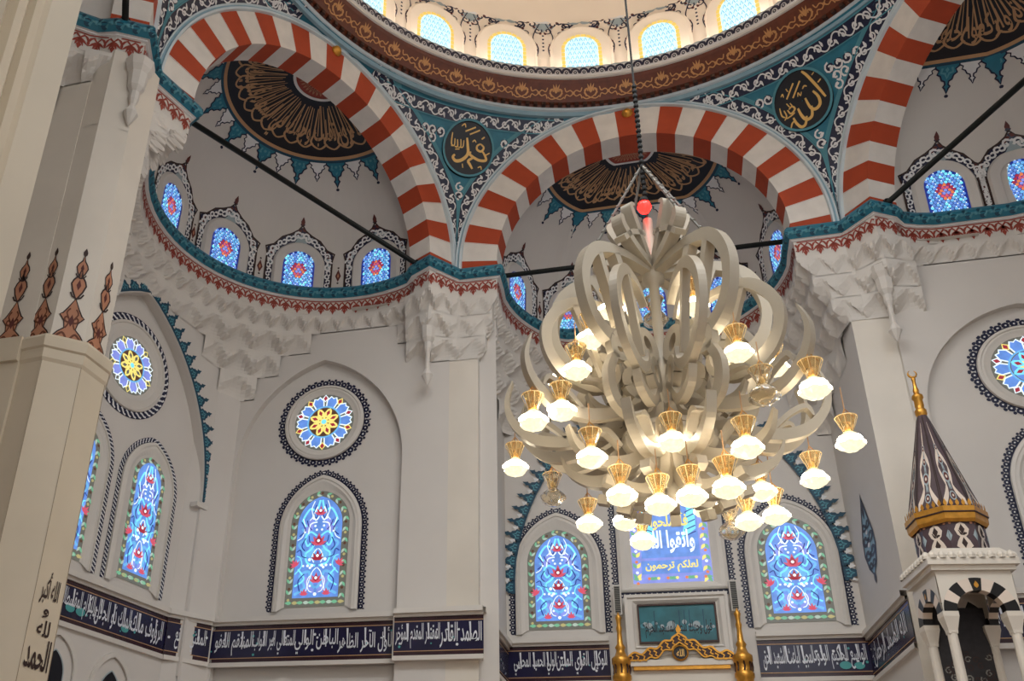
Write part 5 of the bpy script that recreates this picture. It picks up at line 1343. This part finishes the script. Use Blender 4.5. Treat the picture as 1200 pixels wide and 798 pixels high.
LO = [[(.20, 6.02, .06), (.50, 5.86, .10), (.90, 5.74, .12), (1.24, 5.78, .11), (1.46, 5.98, .08), (1.53, 6.22, .05), (1.47, 6.46, .012)], [(.95, 5.78, .04), (1.14, 5.96, .05), (1.30, 6.04, .05), (1.36, 5.94, .02)], oval(.30, 5.86, .08, .11, .07, .2), [(.55, 5.95, .05), (.72, 6.12, .06), (.92, 6.10, .02)]]
BT = [[(.16, 6.0, .06), (.20, 5.66, .10), (.38, 5.42, .12), (.68, 5.34, .12), (.94, 5.46, .07), (1.04, 5.66, .015)], [(.12, 5.7, .06), (.14, 5.34, .09), (.28, 5.14, .11), (.50, 5.16, .05), (.56, 5.32, .015)], oval(.36, 5.62, .08, .11, .07, .3), [(.40, 5.02, .10), (.52, 5.06, .10)], [(.60, 5.14, .09), (.70, 5.17, .09)], [(.52, 5.52, .04), (.66, 5.66, .06), (.80, 5.60, .02)]]
CR = [[(.05, 7.62, .08), (.34, 7.72, .09), (.56, 7.86, .09), (.60, 7.98, .05)], [(.05, 7.56, .07), (.22, 7.86, .08), (.36, 8.12, .08), (.40, 8.22, .05), (.34, 8.26, .03)], [(.18, 7.98, .06), (.42, 7.86, .06), (.58, 7.70, .06)]]
def arms(shapes, azs, t, name='letter_arm', sc=1.):
    for a in azs:
        mb = MB()
        for s_ in shapes: plate(mb, [(r*sc, z, w) for r, z, w in s_], a, t)
        part(mb, name, CH)
arms(UP, [rad(x) for x in (-50, -130, 4, 176, 55, 125)], .11)
arms(MD, [rad(x) for x in (-26, -154, -72, -108, 30, 150, 75, 105)], .075)
arms(CR, [rad(-90+30+60*k) for k in range(6)], .12)
FR = [oval(.62, 6.48, .10, .15, .09, .5), [(.70, 6.36, .08), (.80, 6.12, .10), (.74, 5.86, .12), (.50, 5.76, .11), (.28, 5.84, .06), (.20, 5.98, .03)]]
arms(FR, [rad(x) for x in (-90-38, -90+38, -90-86, -90+86, 90-40, 90+40)], .075)
arms(BT, [rad(-90+20+40*k) for k in range(9)], .09)
mb = MB(); mb.lathe([(.003, 8.30), (.05, 8.28), (.05, 7.7), (.11, 7.66), (.11, 7.48), (.05, 7.44), (.05, 6.6), (.09, 6.5), (.09, 6.2), (.06, 6.1), (.06, 5.3), (.09, 5.22), (.06, 5.08), (.003, 5.0)], (0, 0, 0), 'pearl_metal', 16); part(mb, 'shaft', CH, True)
mb = MB(); mb.tube([(0, 0, 8.28), (0, 0, 22.4)], .014, 'cord_dark', 6)
for k in range(24): 
    z = 8.45+k*.075; mb.lathe([(.012, 0), (.028, .02), (.028, .045), (.012, .065)], (0, 0, z), 'cord_dark', 8)
part(mb, 'hanging_chain', CH)
for k in range(4):
    a = rad(-90+30+60*(0, 1, 3, 4)[k]+0); mb = MB(); er = Vector((cos(a), sin(a), 0)); mb.tube([er*.58+Z3*7.98, er*.30+Z3*8.5, er*.02+Z3*9.0], .014, 'speaker_grey', 5)
    for j in range(10):
        p = (er*.58+Z3*7.98).lerp(er*.02+Z3*9.0, j/10); mb.lathe([(.008, 0), (.022, .02), (.008, .04)], p, 'speaker_grey', 6)
    part(mb, 'stay_chain', CH)
LAMPS = [(604, 545, 1.62, 0), (625, 490, 1.46, 1), (655, 443, 1.42, 0), (658, 478, 1.22, 1), (648, 580, 1.45, 0), (690, 611, 1.3, 0), (753, 631, 1.28, 0), (733, 608, 1.0, 0), (728, 577, .75, 1), (773, 588, .55, 1), (764, 580, .62, 0),
         (810, 578, .6, 1), (828, 593, .75, 0), (788, 514, .45, 1), (693, 533, 1.05, 1), (875, 521, 1.05, 1), (853, 568, .85, 1), (893, 573, 1.0, 0), (909, 601, 1.25, 0), (877, 608, 1.2, 0), (857, 619, 1.3, 0), (954, 558, 1.5, 0),
         (996, 515, 1.66, 0), (954, 452, 1.48, 1), (909, 428, 1.32, 0), (895, 460, 1.12, 1), (716, 361, .55, 1), (814, 356, .50, 1), (692, 394, .80, 1), (865, 410, .80, 1), (676, 431, .95, 1), (768, 372, .35, 0)]
UNLIT = {4, 20, 25, 31}
def lamp_mesh(mb, c, lit, s_=1.):
    lob = lambda a, z: 1+(.11*cos(7*a) if z < .19*s_ else 0)
    bowl = [(.042, .205), (.062, .185), (.10, .15), (.132, .105), (.128, .075), (.095, .035), (.05, .008), (.003, 0)]
    sc_ = [(r*s_, z*s_) for r, z in bowl]
    if lit:
        mb.lathe(sc_[:3], c, 'lamp_glow', 28, lob); mb.lathe(sc_[2:5], c, 'lamp_lit', 28, lob); mb.lathe(sc_[4:], c, 'lamp_glow', 28, lob)
    else: mb.lathe(sc_, c, 'lamp_clear', 28, lob)
def collar_mesh(mb, c, lit, s_=1.):
    lob = lambda a, z: 1+.06*cos(8*a)
    mb.lathe([(r*s_, z*s_) for r, z in [(.105, .37), (.100, .365), (.075, .30), (.052, .24), (.045, .205), (.042, .205), (.048, .24), (.070, .30), (.095, .366), (.105, .37)]], c, 'lamp_collar_lit' if lit else 'lamp_clear', 24, lob)
    for k in range(10):                            # gilt ribs and rim of the collar
        a = 2*PI*k/10; mb.tube([(c[0]+r*s_*cos(a), c[1]+r*s_*sin(a), c[2]+z*s_) for r, z in ((.046, .205), (.054, .24), (.078, .30), (.106, .37))], .0035 if lit else .002, 'lamp_rib', 4)
    mb.tube([(c[0]+.105*s_*cos(2*PI*k/20), c[1]+.105*s_*sin(2*PI*k/20), c[2]+.37*s_) for k in range(21)], .005, 'lamp_rib', 4)
    mb.lathe([(.02*s_, .21*s_), (.03*s_, .25*s_), (.02*s_, .28*s_), (.003, .30*s_)], c, 'lamp_rib', 8)
hook_az = []
for i, (u, v, r, nr) in enumerate(LAMPS):
    p = on_cyl(u, v, r, nr); s_ = .95; c = Vector((p.x, p.y, p.z-.13*s_)); lit = i not in UNLIT
    mb = MB(); lamp_mesh(mb, c, lit, s_); lo = part(mb, 'lamp', CH, True)
    lo['label'] = 'lit frosted glass lamp' if lit else 'unlit clear glass lamp'
    mb = MB(); collar_mesh(mb, c, lit, s_); part(mb, 'glass_collar', lo, True)
    rr = math.hypot(p.x, p.y); top = c.z+.22*s_
    if rr > 1.15 and p.z < 5.85:
        a = math.atan2(p.y, p.x); hook_az.append(a); zt_ = max(5.84 if rr < 1.3 else 5.92+1.3*max(0, rr-1.4), top+.12)
    else: zt_ = top+.42
    mb = MB(); mb.tube([(c.x, c.y, top), (c.x, c.y, zt_)], .006, 'gold_dim', 5)
    for k in range(3):
        a = 2*PI*k/3; mb.tube([(c.x+.09*cos(a), c.y+.09*sin(a), c.z+.35*s_), (c.x, c.y, c.z+.47*s_)], .004, 'gold_metal', 4)
    part(mb, 'cord', lo)
hook_az = sorted(hook_az); keep = []
for a in hook_az + [rad(x) for x in (-35, -145, 0, 180)]:
    if all(abs((a-b_+PI) % (2*PI)-PI) > rad(14) for b_ in keep): keep.append(a)
arms(LO, keep, .08)
p = on_cyl(755, 243, .12, 1)
mb = MB(); mb.lathe([(.003, -.07), (.05, -.055), (.075, 0), (.06, .05), (.03, .07), (.003, .075)], p, 'bulb_red', 14); o = part(mb, 'red_lamp', CH, True); o['label'] = 'glowing red lamp'
mb = MB(); mb.lathe([(.05, .06), (.055, .075), (.04, .12), (.003, .13)], p, 'cord_dark', 12); mb.tube([p+Vector((0, 0, .1)), Vector((0, 0, p.z+.16))], .012, 'cord_dark', 5); part(mb, 'socket', o)

# ================================================================== LIGHT
w = bpy.data.worlds.new('daylight'); SC.world = w; w.use_nodes = True
bg = w.node_tree.nodes['Background']; bg.inputs[0].default_value = (.97, .985, 1., 1); bg.inputs[1].default_value = 1.65
def point(name, loc, e_, col, rad_=.15):
    l = bpy.data.lights.new(name, 'POINT'); l.energy = e_; l.color = col; l.shadow_soft_size = rad_
    o = bpy.data.objects.new(name, l); COL.objects.link(o); o.location = loc
for k in range(10):                                # cove lamps lying on the dome ring's ledge
    a = rad(20+140*k/9); point('cove_lamp', (5.40*cos(a), 5.40*sin(a), LIPZ+.34), 52, (1, .84, .72), .08)
for k in range(10):                                # daylight through the dome windows behind the viewer
    a = rad(98+15.2*k+15.2*7); l = bpy.data.lights.new('dome_daylight', 'AREA'); l.shape = 'RECTANGLE'; l.size = .66; l.size_y = 1.0; l.energy = 33; l.spread = rad(70); l.color = (.95, .98, 1.)
    o = bpy.data.objects.new('dome_daylight', l); COL.objects.link(o); o.location = (5.45*cos(a), 5.45*sin(a), 16.6)
    o.rotation_euler = Vector((-cos(a), -sin(a), -1.2)).to_track_quat('-Z', 'Y').to_euler()
SC.view_settings.view_transform = 'Standard'; SC.view_settings.look = 'None'; SC.view_settings.gamma = 1; SC.view_settings.exposure = 0.
SC.view_settings.use_curve_mapping = False
